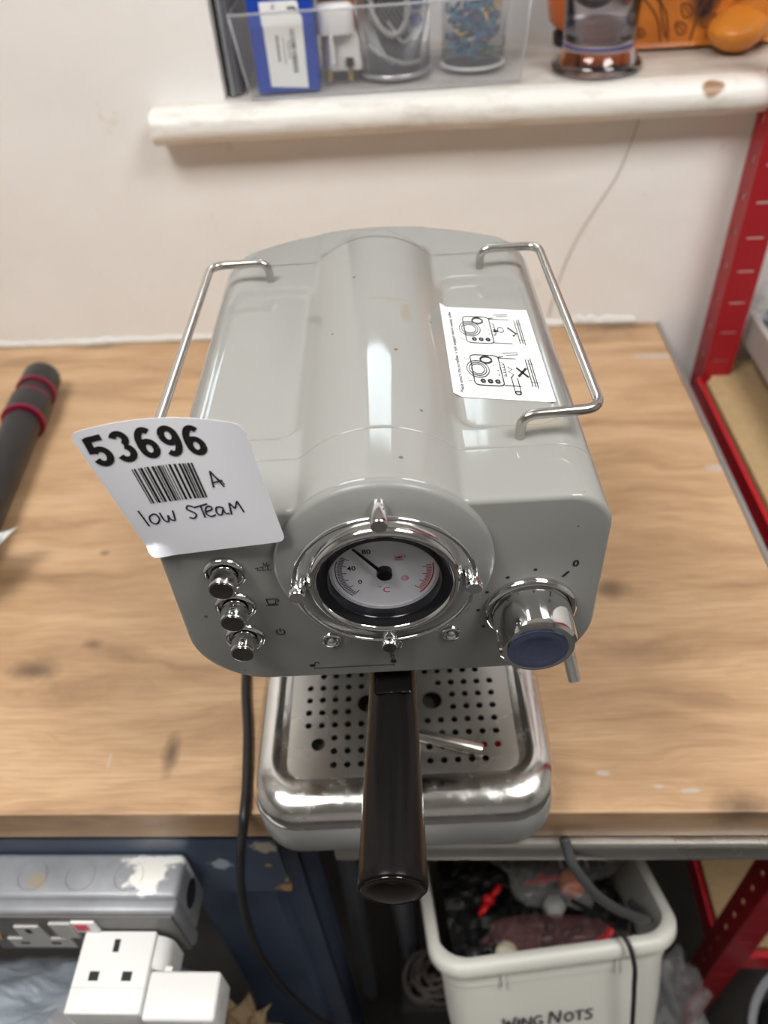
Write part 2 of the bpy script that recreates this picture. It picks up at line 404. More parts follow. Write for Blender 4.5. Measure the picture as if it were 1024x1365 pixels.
ln(M_floor, mix(M_floor, noi(M_floor, coords(M_floor), 6, 6), (0.07, 0.065, 0.06), (0.14, 0.13, 0.125)), bsdf(M_floor).inputs['Base Color'])
M_ceil = mat('ceiling_paint', (0.75, 0.75, 0.73), 0.8)
M_room = mat('room_wall_paint', (0.68, 0.67, 0.65), 0.8)
M_lamp = mat('lamp_diffuser', (0.9, 0.9, 0.9), 0.5, emit=(1.0, 0.975, 0.945), estr=PANEL_POWER)
M_tubeg = mat('grey_pipe', (0.22, 0.24, 0.28), 0.4)
M_purpring = mat('crimson_anodised', (0.30, 0.01, 0.055), 0.25, 0.8)
M_carbon = mat('matt_black_tube', (0.020, 0.020, 0.022), 0.38)

# ================================================================ STRUCTURE
XW0, XW1, YF, YB, ZF, ZC = -2.2, 2.4, -3.0, 0.6275, -0.9, 1.55
bm = NB(); box(bm, (XW0, YF, ZF - 0.05), (XW1, YB + 0.3, ZF)); struct('floor', bm, M_floor)
bm = NB(); box(bm, (XW0, YF, ZC), (XW1, YB + 0.3, ZC + 0.05)); struct('ceiling', bm, M_ceil)
# back wall with the window opening, lumpy plaster
OX0, OX1, OZ0, OZ1 = -0.1975, 0.62, 0.258, 1.02
bm = NB()
def wall_grid(x0, x1, z0, z1, nx, nz):
    g = [[bm.verts.new((x0 + (x1 - x0) * i / nx, YB, z0 + (z1 - z0) * j / nz)) for i in range(nx + 1)] for j in range(nz + 1)]
    for j in range(nz):
        for i in range(nx): bm.faces.new((g[j][i], g[j][i + 1], g[j + 1][i + 1], g[j + 1][i]))
wall_grid(XW0, OX0, ZF, OZ0, 60, 40); wall_grid(OX0, OX1, ZF, OZ0, 40, 40); wall_grid(OX1, XW1, ZF, OZ0, 40, 40)
wall_grid(XW0, OX0, OZ0, OZ1, 60, 30); wall_grid(OX1, XW1, OZ0, OZ1, 40, 30)
wall_grid(XW0, OX0, OZ1, ZC, 60, 10); wall_grid(OX0, OX1, OZ1, ZC, 40, 10); wall_grid(OX1, XW1, OZ1, ZC, 40, 10)
bmesh.ops.remove_doubles(bm, verts=bm.verts[:], dist=1e-5)
for v in bm.verts:
    p = v.co; v.co.y += 0.0016 * noise.noise(Vector((p.x * 9, 0, p.z * 9)))
    if p.z < -0.02 or p.z > 0.3: v.co.y += 0.0
# reveal faces
for a, b in (((OX0, OZ0), (OX0, OZ1)), ((OX1, OZ0), (OX1, OZ1)), ((OX0, OZ1), (OX1, OZ1)), ((OX0, OZ0), (OX1, OZ0))):
    bm.faces.new([bm.verts.new(p) for p in ((a[0], YB, a[1]), (b[0], YB, b[1]), (b[0], 0.86, b[1]), (a[0], 0.86, a[1]))])
# outer leaf so that daylight only comes through the opening
for (x0, x1, z0, z1) in ((XW0, OX0, ZF, ZC), (OX1, XW1, ZF, ZC), (OX0, OX1, ZF, OZ0), (OX0, OX1, OZ1, ZC)):
    bm.faces.new([bm.verts.new(p) for p in ((x0, 0.86, z0), (x1, 0.86, z0), (x1, 0.86, z1), (x0, 0.86, z1))])
o = struct('wall_back', bm, M_wall, smooth=True, angle=35)
for nm, a, b in (('wall_left', (XW0 - 0.05, YF, ZF), (XW0, YB + 0.3, ZC)), ('wall_right', (XW1, YF, ZF), (XW1 + 0.05, YB + 0.3, ZC)), ('wall_front', (XW0, YF - 0.05, ZF), (XW1, YF, ZC))):
    bm = NB(); box(bm, a, b); struct(nm, bm, M_room)
# rough bead of filler along the foot of the wall
bm = NB()
for x0, x1 in ((-1.0, 0.262),):
    n = 260
    prev = None
    for i in range(n + 1):
        x = x0 + (x1 - x0) * i / n
        h = 0.006 + 0.006 * abs(noise.noise(Vector((x * 23, 0, 3)))) + (0.010 * abs(noise.noise(Vector((x * 60, 1, 3)))) if x > 0.12 else 0.003 * noise.noise(Vector((x * 90, 1, 3))))
        d = 0.0035 + 0.004 * abs(noise.noise(Vector((x * 40, 5, 1))))
        ring = [bm.verts.new(p) for p in ((x, YB + 0.004, h + 0.004), (x, YB - 0.0015, h), (x, YB - d, h * 0.45), (x, YB - d, 0.0002), (x, YB + 0.004, 0.0002))]
        if prev:
            for k in range(4): bm.faces.new((prev[k], prev[k + 1], ring[k + 1], ring[k]))
        prev = ring
struct('trim_1', bm, mat('white_filler', (0.72, 0.71, 0.68), 0.6), smooth=True)
# hairline crack in the plaster: groove modelled as thin dark strip let into the wall
bm = NB()
cr = smooth_path([(0.228, 0, 0.237), (0.224, 0, 0.215), (0.214, 0, 0.180), (0.198, 0, 0.150), (0.180, 0, 0.115), (0.168, 0, 0.080), (0.158, 0, 0.035), (0.155, 0, 0.012)], 6)
ribbon(bm, [(p.x, p.z) for p in cr], 0.0016, lambda a, b: Vector((a, YB - 0.0022, b)))
o = flat('trim_2', bm, mat('crack_grey', (0.56, 0.51, 0.46), 0.9)); o['kind'] = 'structure'

# window sill board with rounded nosing
bm = NB()
prof = [(0.86, 0.2755), (0.612, 0.2755)]
for k in range(1, 12):
    a = PI / 2 + PI * k / 12
    prof.append((0.608 + 0.0165 * math.cos(a), 0.259 + 0.0165 * math.sin(a)))
prof += [(0.612, 0.2425), (0.640, 0.2425), (0.86, 0.2425)]
nx = 90; rings = []
for i in range(nx + 1):
    x = -0.272 + (0.75) * i / nx
    rings.append([bm.verts.new((x, (0.6285 if (x < OX0 and y > 0.625) else y) + (0.0012 * noise.noise(Vector((x * 14, y * 9, 0))) if y < 0.62 else 0), z + 0.0014 * noise.noise(Vector((x * 12, y * 8, z * 10))))) for y, z in prof])
for a, b in zip(rings, rings[1:]):
    for k in range(len(prof) - 1): bm.faces.new((a[k], a[k + 1], b[k + 1], b[k]))
bm.faces.new(rings[0]); bm.faces.new(rings[-1][::-1])
struct('trim_3', bm, M_sill, smooth=True, angle=40)

# window: white frame, solid lower panel, glazing above
bm = NB()
YW = 0.835
box(bm, (OX0, YW, 0.274), (OX1, YW + 0.02, 0.71), 0.002); box(bm, (0.13, YW, 0.711), (OX1, YW + 0.02, OZ1), 0.002); box(bm, (OX0, YW, 0.975), (0.1295, YW + 0.02, OZ1), 0.002)
struct('window_1', bm, mat('window_paint', (0.62, 0.62, 0.62), 0.4))
win = bpy.data.objects['window_1']
for a, b in (((OX0, YW - 0.01, 0.71), (OX0 + 0.03, YW + 0.022, 0.975)), ((0.10, YW - 0.01, 0.71), (0.13, YW + 0.022, 0.975)), ((OX0 + 0.03, YW - 0.01, 0.71), (0.10, YW + 0.022, 0.74)), ((OX0 + 0.03, YW - 0.01, 0.945), (0.10, YW + 0.022, 0.975))):
    bm = NB(); box(bm, a, b, 0.002); obj('window_frame', bm, M_sill, win)
bm = NB(); box(bm, (OX0 + 0.031, YW + 0.006, 0.741), (0.099, YW + 0.010, 0.944)); obj('pane', bm, M_glass, win)

# ceiling lights
for i, (px_, py_, sx_, sy_) in enumerate(PANELS):
    lbl = ['square ceiling light panel above the left of the workbench', 'square ceiling light panel above the red shelving', 'square ceiling light panel behind the viewer on the left', 'square ceiling light panel behind the viewer on the right'][i]
    t = thing('ceiling_light', lbl, 'light', (px_, py_, ZC), 0, 'ceiling light panels')
    bm = NB(); box(bm, (-sx_ / 2 - 0.02, -sy_ / 2 - 0.02, -0.02), (sx_ / 2 + 0.02, sy_ / 2 + 0.02, -0.001), 0.003); obj('frame', bm, M_ceil, t)
    bm = NB(); box(bm, (-sx_ / 2, -sy_ / 2, -0.024), (sx_ / 2, sy_ / 2, -0.0205)); obj('diffuser', bm, M_lamp, t)

# ================================================================ WORKBENCH
bench = thing('workbench', 'wooden workbench with blue steel frame under the grey coffee machine', 'workbench', (0, 0.3, ZF))
def ch(name, bm, m, parent, **k):
    o = obj(name, bm, m, None, **k)
    o.parent = parent; o.matrix_parent_inverse = Matrix.Translation(-Vector(parent.location)) if parent.rotation_euler.z == 0 else parent.matrix_world.inverted()
    return o
bm = NB(); box(bm, (-1.15, 0, -0.0355), (0.2875, 0.6262, 0), 0.0016, 3)
ch('worktop', bm, M_oak, bench)
bm = NB()
box(bm, (0.2878, 0.006, -0.034), (0.2930, 0.626, 0.0006), 0.0008)
ch('edge_strip', bm, M_zinc, bench)
bm = NB()  # front steel bar under the right part
prof = [(-0.004, -0.0385), (0.012, -0.0385), (0.012, -0.0600), (-0.003, -0.0600), (-0.006, -0.0600), (-0.0075, -0.052), (-0.0072, -0.046), (-0.0055, -0.0405)]
loft(bm, [[(x, y, z) for y, z in prof] for x in (-0.0725, 0.62)], True, True)
ch('front_rail', bm, M_steel, bench, smooth=True, angle=40)
bm = NB(); box(bm, (-1.15, 0.004, -0.145), (-0.118, 0.010, -0.036), 0.001); box(bm, (-1.15, 0.004, -0.049), (-0.118, 0.03, -0.036), 0.001)
ch('apron', bm, M_blue, bench)
def channel(x0, x1, y0, y1, lx):
    bm = NB()
    box(bm, (x0, y0, ZF), (x1, y0 + 0.004, -0.037), 0.001)
    box(bm, (x1, y0 + 0.018, ZF), (lx, y0 + 0.022, -0.037), 0.001)
    box(bm, (x1 - 0.002, y0, ZF), (x1 + 0.001, y0 + 0.022, -0.037))
    box(bm, (lx - 0.003, y0 + 0.018, ZF), (lx, y1, -0.037))
    box(bm, (x0, y0, ZF), (x0 + 0.004, y1, -0.037))
    return bm
ch('leg', channel(-0.205, -0.138, 0.012, 0.07, -0.112), M_blue, bench)
ch('leg', channel(-0.205, -0.138, 0.52, 0.58, -0.112), M_blue, bench)
bm = NB(); box(bm, (0.245, 0.02, -0.075), (0.283, 0.60, -0.038), 0.002); ch('side_rail', bm, M_dkfr, bench)
bm = NB(); box(bm, (0.235, 0.55, ZF), (0.283, 0.60, -0.076), 0.002); ch('leg', bm, M_dkfr, bench)
bm = NB(); box(bm, (-1.13, 0.02, ZF), (-1.07, 0.08, -0.146), 0.002); ch('leg', bm, M_blue, bench)
bm = NB(); box(bm, (-0.09, 0.58, -0.35), (0.235, 0.60, -0.32), 0.002); ch('back_rail', bm, M_dkfr, bench)

# ================================================================ COFFEE MACHINE
YAW = 0.041
mach = thing('coffee_machine', 'retro grey espresso machine with chrome gauge on the wooden worktop', 'coffee machine', (-0.0197, -0.008, 0.0), YAW)
WC, RB, FT = 0.2550, 0.0478, 0.2880     # ridge centre height, ridge radius, flat top height
HW, BT = 0.0968, 0.1725
def vend(u): return 0.2775 - 0.040 * min(abs(u) / 0.0968, 1) ** 2.0
def top_w(u, v):
    au = abs(u); r = 0.019
    base = FT if au <= HW - r else FT - r + math.sqrt(max(r * r - (au - HW + r) ** 2, 0))
    # shallow cup tray
    qx = abs(au - 0.0605) - (0.0235 - 0.010); qy = abs(v - 0.122) - (0.071 - 0.010)
    sd = math.hypot(max(qx, 0), max(qy, 0)) + min(max(qx, qy), 0) - 0.010
    base -= 0.0032 * sstep(0.0028, -0.0028, sd)
    # lid slopes a little at the back
    fade = 1 - sstep(0.2345, 0.250, v + 9.0 * au * au)
    if au < RB:
        rd = WC + math.sqrt(RB * RB - au * au)
        rd = base + (rd - base) * fade if rd > base else rd
        k = 0.0010; d = rd - base
        base = (rd + base + math.sqrt(d * d + k * k * (1 if au < 0.045 else 0.2))) / 2 - (k * 0.05)
    base -= 0.0006 * math.exp(-((v - 0.034) / 0.00035) ** 2)
    return base
prof_u = [-(HW) + 0.0]
NT = 150
def profile(v, back=False):
    pts = []
    for i in range(NT + 1):
        t = i / NT; u = HW * math.sin((t - 0.5) * PI * 0.86) / math.sin(0.43 * PI)
        u = max(-HW, min(HW, u))
        pts.append((u, top_w(u, v)))
    rb = 0.036
    for k in range(0, 5): pts.append((HW, (FT - 0.019) + (BT + rb - FT + 0.019) * (k + 1) / 6))
    for k in range(0, 13):
        a = -PI / 2 * k / 12; pts.append((HW - rb + rb * math.cos(a), BT + rb + rb * math.sin(a)))
    for k in range(1, 12): pts.append((HW - rb - (2 * (HW - rb)) * k / 12, BT))
    for k in range(0, 13):
        a = -PI / 2 - PI / 2 * k / 12; pts.append((-HW + rb + rb * math.cos(a), BT + rb + rb * math.sin(a)))
    for k in range(0, 5): pts.append((-HW, (BT + rb) + (FT - 0.019 - BT - rb) * (k + 1) / 6))
    return pts
CC = (0, 0.225)
def inset(pts, d):
    return [(CC[0] + (u - CC[0]) * (1 - d / 0.09), CC[1] + (w_ - CC[1]) * (1 - d / 0.06)) for u, w_ in pts]
vs = [0.0024 + 0.2 * k / 90 for k in range(91)]
for s in (0.034,): vs += [s + d for d in (-0.0014, -0.0007, -0.00035, 0, 0.00035, 0.0007, 0.0014)]
vs = sorted(x for x in set(vs) if x <= 0.2)
loops = []
for k in range(0, 6):
    a = PI / 2 * k / 5; d = 0.0022 * (1 - math.sin(a)); v = 0.0022 * (1 - math.cos(a))
    loops.append([Vector((u, v, w_)) for u, w_ in inset(profile(0.0024), d)])
for v in vs[1:]: loops.append([Vector((u, v, w_)) for u, w_ in profile(v)])
ts = sorted(set([k / 50 for k in range(51)]))
for t in ts[1:]:
    L = []
    base = profile(0.2)
    for u, w_ in base:
        v = 0.2 + (vend(u) - 0.2 - 0.006) * t
        if w_ > FT - 0.03 and abs(u) <= HW: ww = top_w(u, v)
        else: ww = w_
        L.append(Vector((u, v, ww)))
    loops.append(L)
last = loops[-1]
for k in range(1, 6):
    a = PI / 2 * k / 5; d = 0.006 * (1 - math.cos(a))
    pts = inset([(p.x, p.z) for p in last], d)
    loops.append([Vector((pts[i][0], last[i].y + 0.006 * math.sin(a), pts[i][1])) for i in range(len(last))])
bm = NB()
rs = loft(bm, loops)
c0 = bm.verts.new((0, 0, CC[1]))
n = len(rs[0])
for i in range(n): bm.faces.new((rs[0][i], c0, rs[0][(i + 1) % n]))
mid = [Vector((p.x * 0.5, 0.2 + (vend(p.x * 0.5) - 0.2), CC[1] + (p.z - CC[1]) * 0.5)) for p in last]
midv = [bm.verts.new(p) for p in mid]; c1 = bm.verts.new((0, 0.2775, CC[1]))
for i in range(n):
    bm.faces.new((rs[-1][i], rs[-1][(i + 1) % n], midv[(i + 1) % n], midv[i])); bm.faces.new((midv[i], midv[(i + 1) % n], c1))
head = obj('head_housing', bm, M_grey, mach, smooth=True, angle=50)
# fine joints of the water tank lid
for s in (-1, 1):
    bm = NB()
    pts = [(s * (0.082 - 0.006 * k / 12), 0.2265 + (vend(0.08) - 0.010 - 0.2265) * k / 12) for k in range(13)]
    ribbon(bm, pts, 0.0005, lambda a, b: Vector((a, b, top_w(a, b) + 0.00015)))
    flat('lid_joint', bm, M_greyd, mach)
bm = NB(); ribbon(bm, [(-0.093 + 0.186 * k / 160, 0.2258) for k in range(161)], 0.0005, lambda a, b: Vector((a, b, top_w(a, b) + 0.00018)))
flat('lid_joint', bm, M_greyd, mach)

# rear column and base
bm = NB()
L0 = [(u, v) for u, v in rrect(-0.088, 0.088, 0.118, 0.262, 0.022)]
loft(bm, [[Vector((u, v, z)) for u, v in L0] for z in (0.037, 0.1745)], True, True)
obj('rear_column', bm, M_grey, mach, smooth=True, angle=40)
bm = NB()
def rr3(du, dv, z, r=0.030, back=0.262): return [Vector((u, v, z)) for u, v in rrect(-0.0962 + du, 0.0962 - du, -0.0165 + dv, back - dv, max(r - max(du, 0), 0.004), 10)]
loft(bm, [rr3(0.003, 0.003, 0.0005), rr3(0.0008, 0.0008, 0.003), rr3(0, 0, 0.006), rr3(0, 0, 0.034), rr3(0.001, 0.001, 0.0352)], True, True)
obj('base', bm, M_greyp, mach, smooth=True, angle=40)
# chrome tray surround
bm = NB()
TB = 0.114
def tr(du, df, z, r): return [Vector((u, v, z)) for u, v in rrect(-0.0962 + du, 0.0962 - du, -0.0165 + df, TB - 0.003, r, 12)]
loft(bm, [tr(0.0, 0.0, 0.0353, 0.030), tr(-0.0003, -0.0003, 0.038, 0.030), tr(0.0002, 0.0006, 0.0425, 0.030), tr(0.0015, 0.0025, 0.0465, 0.029), tr(0.0040, 0.0060, 0.0500, 0.028),
          tr(0.0075, 0.0105, 0.0522, 0.0265), tr(0.0110, 0.0150, 0.0530, 0.025), tr(0.0150, 0.0225, 0.0530, 0.021), tr(0.0162, 0.0245, 0.0522, 0.019), tr(0.0168, 0.0250, 0.0460, 0.0185), tr(0.0210, 0.0290, 0.0455, 0.015), tr(0.0212, 0.0292, 0.0385, 0.015)], False, False)
obj('tray_surround', bm, M_chromew, mach, smooth=True, angle=50)
bm = NB(); box(bm, (-0.0735, 0.0105, 0.0354), (0.0735, 0.1108, 0.0375)); obj('drip_basin', bm, mat('basin_grey', (0.05, 0.05, 0.045), 0.5), mach)
bm = NB()
lathe(bm, [(0.0085, 0), (0.0085, 0.0012)], Matrix.Translation((0.0600, 0.0325, 0.0398)), 20)
obj('level_float', bm, mat('float_red', (0.50, 0.01, 0.02), 0.4), mach)
# perforated grate
bm = NB()
outer = rrect(-0.0745, 0.0745, 0.0098, 0.1108, 0.014, 8)
PU, V0, PV = 0.00885, 0.0195, 0.0097
holes = []
rows = {0: [2, 3, 4], 1: [2, 3, 4], 2: [2, 3, 4], 3: [0, 1, 2, 3, 4], 4: [0, 1, 2, 3], 5: [0, 1, 2, 3], 6: [0, 1, 2, 3, 4], 7: [1, 2, 3, 4], 8: [2, 3, 4]}
rowsR = {0: [9, 10, 11, 12, 13], 1: [9, 10, 13, 14], 2: [9, 10, 11, 12, 13, 14], 3: [9, 10, 11, 12, 13, 14], 4: [11, 12, 13, 14], 5: [11, 12, 13, 14], 6: [10, 11, 12, 13, 14], 7: [9, 10, 11, 12, 13], 8: [9, 10, 11, 12]}
for r_, cs in list(rows.items()) + list(rowsR.items()):
    for cc in cs + ([5, 6, 7, 8] if (r_ < 4 or r_ > 6) and cs[0] < 5 else []):
        holes.append(((cc - 7) * PU, V0 + r_ * PV, 0.0022))
holes += [(-0.0548, 0.0345, 0.0045), (0.0215, 0.0640, 0.0068), (-0.0225, 0.0640, 0.0068)]
# plate = grid cells around the holes, exact circles by radial stitching to square cells
loopsE = []
def mk_loop(pts):
    vs_ = [bm.verts.new((u, v, 0.0475)) for u, v in pts]
    return [bm.edges.new((vs_[i], vs_[(i + 1) % len(vs_)])) for i in range(len(vs_))]
ed = mk_loop(outer)
for (u, v, r_) in holes:
    ed += mk_loop([(u + r_ * math.cos(2 * PI * k / 14), v + r_ * math.sin(2 * PI * k / 14)) for k in range(14)])
bmesh.ops.triangle_fill(bm, edges=ed, use_beauty=True, use_dissolve=False)
fs = bm.faces[:]
ex = bmesh.ops.extrude_face_region(bm, geom=fs)
bmesh.ops.translate(bm, vec=(0, 0, -0.0012), verts=[e for e in ex['geom'] if isinstance(e, bmesh.types.BMVert)])
obj('drip_grate', bm, M_steel, mach)

# gauge boss
FV = Matrix(((1, 0, 0, 0), (0, 0, -1, 0), (0, 1, 0, 0), (0, 0, 0, 1)))   # local z -> -v (towards the viewer), y -> up
def facem(u, w_, v=0.0): return Matrix.Translation((u, v, w_)) @ FV
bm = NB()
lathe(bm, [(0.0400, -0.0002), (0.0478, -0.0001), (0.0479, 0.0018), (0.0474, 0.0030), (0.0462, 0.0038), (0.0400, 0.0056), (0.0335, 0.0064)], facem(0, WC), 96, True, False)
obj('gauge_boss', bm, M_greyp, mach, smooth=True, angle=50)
gau = obj('bezel', (lambda b: (lathe(b, [(0.0335, 0.0062), (0.0335, 0.0085), (0.0330, 0.0115), (0.0318, 0.0136), (0.0304, 0.0144), (0.0292, 0.0140), (0.0286, 0.0126)], facem(0, WC), 96, False, False), b)[1])(NB()), M_chrome, mach, smooth=True)
bm = NB(); lathe(bm, [(0.0287, 0.0128), (0.0278, 0.0120), (0.0244, 0.0112), (0.0240, 0.0105), (0.0238, 0.0050), (0.0236, 0.0046)], facem(0, WC), 96, False, False)
obj('bezel_liner', bm, mat('liner', (0.008, 0.008, 0.010), 0.15), mach, smooth=True, angle=40)
bm = NB(); lathe(bm, [(0.0237, 0.0044), (0.0237, 0.0050)], facem(0, WC), 96); dial = obj('dial', bm, M_dial, mach)
bm = NB(); lathe(bm, [(0.0236, 0.0050), (0.0236, 0.0066), (0.0224, 0.0060)], facem(0, WC), 96, False, False); obj('dial_rim', bm, mat('silver_rim', (0.7, 0.7, 0.74), 0.25, 0.7), mach, smooth=True, angle=40)
bm = NB(); lathe(bm, [(0.0241, 0.0108), (0.0241, 0.0116)], facem(0, WC), 96); obj('gauge_glass', bm, M_gglass, mach)
fd = plane_map((0, -0.00512, WC), (1, 0, 0), (0, 0, 1))
bm = NB()
for k in range(0, 26):           # black scale, 0 at lower left going clockwise
    a = math.radians(225 - k * 2.9); r0 = 0.0165 if k % 5 == 0 else 0.0182
    ribbon(bm, [(r0 * math.cos(a), r0 * math.sin(a)), (0.0205 * math.cos(a), 0.0205 * math.sin(a))], 0.00045, fd)
ribbon(bm, circ(0, 0, 0.0212, 24, math.radians(226), math.radians(160)), 0.0004, fd)
text2d(bm, '0', -0.0118, -0.0075, 0.0026, fd, bold=0.02); text2d(bm, '40', -0.0160, 0.0012, 0.0028, fd, bold=0.02); text2d(bm, '80', -0.0088, 0.0110, 0.0028, fd, bold=0.02)
flat('printed_scale', bm, M_ink, dial)
bm = NB()
for k in range(0, 17):
    a = math.radians(-45 + k * 2.9 + 6); r0 = 0.0165 if k % 5 == 0 else 0.0182
    ribbon(bm, [(r0 * math.cos(a), r0 * math.sin(a)), (0.0205 * math.cos(a), 0.0205 * math.sin(a))], 0.00042, fd)
ribbon(bm, circ(0, 0, 0.0212, 24, math.radians(-45), math.radians(10)), 0.0006, fd)
text2d(bm, '°', -0.0028, -0.0105, 0.0010, fd); text2d(bm, 'C', -0.0012, -0.0140, 0.0034, fd)
ribbon(bm, [(0.0050, 0.0095), (0.0050, 0.0070), (0.0080, 0.0070), (0.0080, 0.0095)], 0.0003, fd)   # cup
ribbon(bm, [(0.0045, 0.0064), (0.0085, 0.0064)], 0.0003, fd); poly(bm, [(0.0053, 0.0075), (0.0077, 0.0075), (0.0077, 0.0088), (0.0053, 0.0082)], fd)
ribbon(bm, circ(0.0086, 0.0086, 0.0007, 8, -PI / 2, PI / 2), 0.0003, fd)
ribbon(bm, circ(0.0087, -0.0052, 0.0015, 14), 0.00025, fd)                                        # steam symbol
for q_ in (-0.0008, 0.0, 0.0008): ribbon(bm, [(0.0087 + q_, -0.0062), (0.0090 + q_, -0.0052), (0.0086 + q_, -0.0042)], 0.0002, fd)
flat('printed_marks', bm, M_redink, dial)
bm = NB()
lathe(bm, [(0.0034, 0.0052), (0.0034, 0.0078), (0.0028, 0.0084)], facem(0, WC), 28)
fn = plane_map((0, -0.0074, WC), (1, 0, 0), (0, 0, 1))
ang = math.radians(127)
for s in (1,):
    d = Vector((math.cos(ang), math.sin(ang))); nn = Vector((-d.y, d.x))
    pts = [d * 0.0205 + nn * 0.00045, d * 0.0205 - nn * 0.00045, -nn * 0.0009 - d * 0.004, nn * 0.0009 - d * 0.004]
    f2 = plane_map((0, -0.0068, WC), (1, 0, 0), (0, 0, 1))
    a_ = [bm.verts.new(fn(*p)) for p in pts]; b_ = [bm.verts.new(f2(*p)) for p in pts]
    bm.faces.new(a_); bm.faces.new(b_[::-1])
    for i in range(4): bm.faces.new((a_[i], a_[(i + 1) % 4], b_[(i + 1) % 4], b_[i]))
obj('needle', bm, M_blackg, mach, smooth=True, angle=30)
# wire ring on four pins
bm = NB(); tube(bm, [Vector((0.0384 * math.cos(2 * PI * k / 96), -0.0125, WC + 0.0384 * math.sin(2 * PI * k / 96))) for k in range(96)], 0.0011, 10, True)
obj('wire_ring', bm, M_chrome, mach, smooth=True)
for (u, w_) in ((0.0, 0.0384), (-0.0372, -0.001), (0.0375, -0.001), (0.0, -0.0384)):
    bm = NB(); lathe(bm, [(0.0036, 0.0040), (0.0036, 0.0168), (0.0032, 0.0173)], facem(u, WC + w_), 28)
    obj('ring_pin', bm, M_chrome, mach, smooth=True, angle=40)
# three indicator lights
for (u, w_) in ((-0.0285, 0.2028), (0.0010, 0.1975), (0.0292, 0.2035)):
    bm = NB(); lathe(bm, [(0.0047, -0.001), (0.0047, 0.0006), (0.0041, 0.0015), (0.0033, 0.0015), (0.0024, 0.0006), (0.0020, 0.0004)], facem(u, w_), 32)
    o = obj('indicator_light', bm, M_chrome, mach, smooth=True, angle=60)
    bm = NB(); lathe(bm, [(0.0019, 0.0004), (0.0018, 0.0013), (0.0009, 0.0020)], facem(u, w_), 24)
    obj('lens', bm, mat('grey_lens', (0.25, 0.26, 0.27), 0.1), o, smooth=True)
# three push buttons
for (u, w_) in ((-0.0700, 0.2540), (-0.0695, 0.2315), (-0.0692, 0.2088)):
    bm = NB(); lathe(bm, [(0.0096, -0.001), (0.0097, 0.0010), (0.0092, 0.0024), (0.0082, 0.0028), (0.0074, 0.0020), (0.0071, 0.0004)], facem(u, w_), 48, True, True)
    o = obj('button_collar', bm, M_chrome, mach, smooth=True, angle=60)
    bm = NB(); lathe(bm, [(0.0061, 0.0002), (0.0061, 0.0098), (0.0057, 0.0108), (0.0050, 0.0110)], facem(u, w_), 48)
    obj('push_button', bm, M_chrome, o, smooth=True, angle=40)
    bm = NB(); lathe(bm, [(0.0050, 0.0108), (0.0050, 0.01115), (0.0030, 0.01130)], facem(u, w_), 40)
    obj('button_face', bm, M_chromed, o, smooth=True, angle=60)
# steam / water knob
KU, KW = 0.0660, 0.2190
bm = NB(); lathe(bm, [(0.0213, -0.001), (0.0214, 0.0012), (0.0208, 0.0030), (0.0196, 0.0036), (0.0184, 0.0028), (0.0180, 0.0010)], facem(KU, KW), 80, True, True)
obj('knob_collar', bm, M_chrome, mach, smooth=True, angle=60)
bm = NB()
kp = []
N = 80
for r_, z_ in ((0.0182, 0.0010), (0.0178, 0.0200), (0.0173, 0.0224), (0.0160, 0.0236)):
    ring = []
    for i in range(N):
        a = 2 * PI * i / N; x = r_ * math.cos(a); y = r_ * math.sin(a)
        d = Vector((math.cos(math.radians(155)), math.sin(math.radians(155)))); k_ = x * d.x + y * d.y
        lim = 0.0180 - 0.13 * max(z_ - 0.001, 0)
        if k_ > lim: x -= d.x * (k_ - lim); y -= d.y * (k_ - lim)
        ring.append(facem(KU, KW) @ Vector((x, y, z_)))
    kp.append(ring)
loft(bm, kp, True, True)
knob = obj('knob', bm, M_chrome, mach, smooth=True, angle=35)
bm = NB(); lathe(bm, [(0.0136, 0.0234), (0.0136, 0.0242), (0.0128, 0.0246), (0.0120, 0.0242), (0.0095, 0.0250), (0.0060, 0.0255), (0.0012, 0.0257)], facem(KU - 0.0004, KW), 64)
obj('knob_cap', bm, mat('blue_reflection_chrome', (0.32, 0.40, 0.66), 0.03, 1.0), knob, smooth=True, angle=60)  # blue reflection of clothing painted into the chrome cap's colour
# printed marks on the front
ff = plane_map((0, -0.00018, 0), (1, 0, 0), (0, 0, 1))
bm = NB()
for (du_, dw_) in [(0.0664, 0.2452), (0.0544, 0.2409), (0.0455, 0.2317), (0.0418, 0.2192), (0.0446, 0.207)]: poly(bm, circ(du_, dw_, 0.0009, 14)[:-1], ff)
ribbon(bm, [(0.0788, 0.2396), (0.0814, 0.2430)], 0.0012, ff); text2d(bm, '0', 0.0825, 0.2458, 0.0042, ff, bold=0.03)
flat('knob_scale', bm, M_ink, mach); bm = NB()
# steam icon
sx0, sy0 = -0.0565, 0.2565
for k in range(3):
    ribbon(bm, [(sx0 + 0.0022 * k, sy0 - 0.0012 + 0.0005 * k), (sx0 + 0.0014 + 0.0022 * k, sy0 - 0.0004 + 0.0005 * k), (sx0 + 0.001 + 0.0022 * k, sy0 - 0.0026), (sx0 + 0.0026 + 0.0022 * k, sy0 - 0.0022)], 0.00046, ff)
for a in (20, 60, 100): ribbon(bm, [(sx0 + 0.0045 + 0.0008 * math.cos(math.radians(a)), sy0 + 0.0008 * math.sin(math.radians(a))), (sx0 + 0.0045 + 0.0026 * math.cos(math.radians(a)), sy0 + 0.0026 * math.sin(math.radians(a)))], 0.00051, ff)
flat('steam_symbol', bm, M_ink, mach); bm = NB()
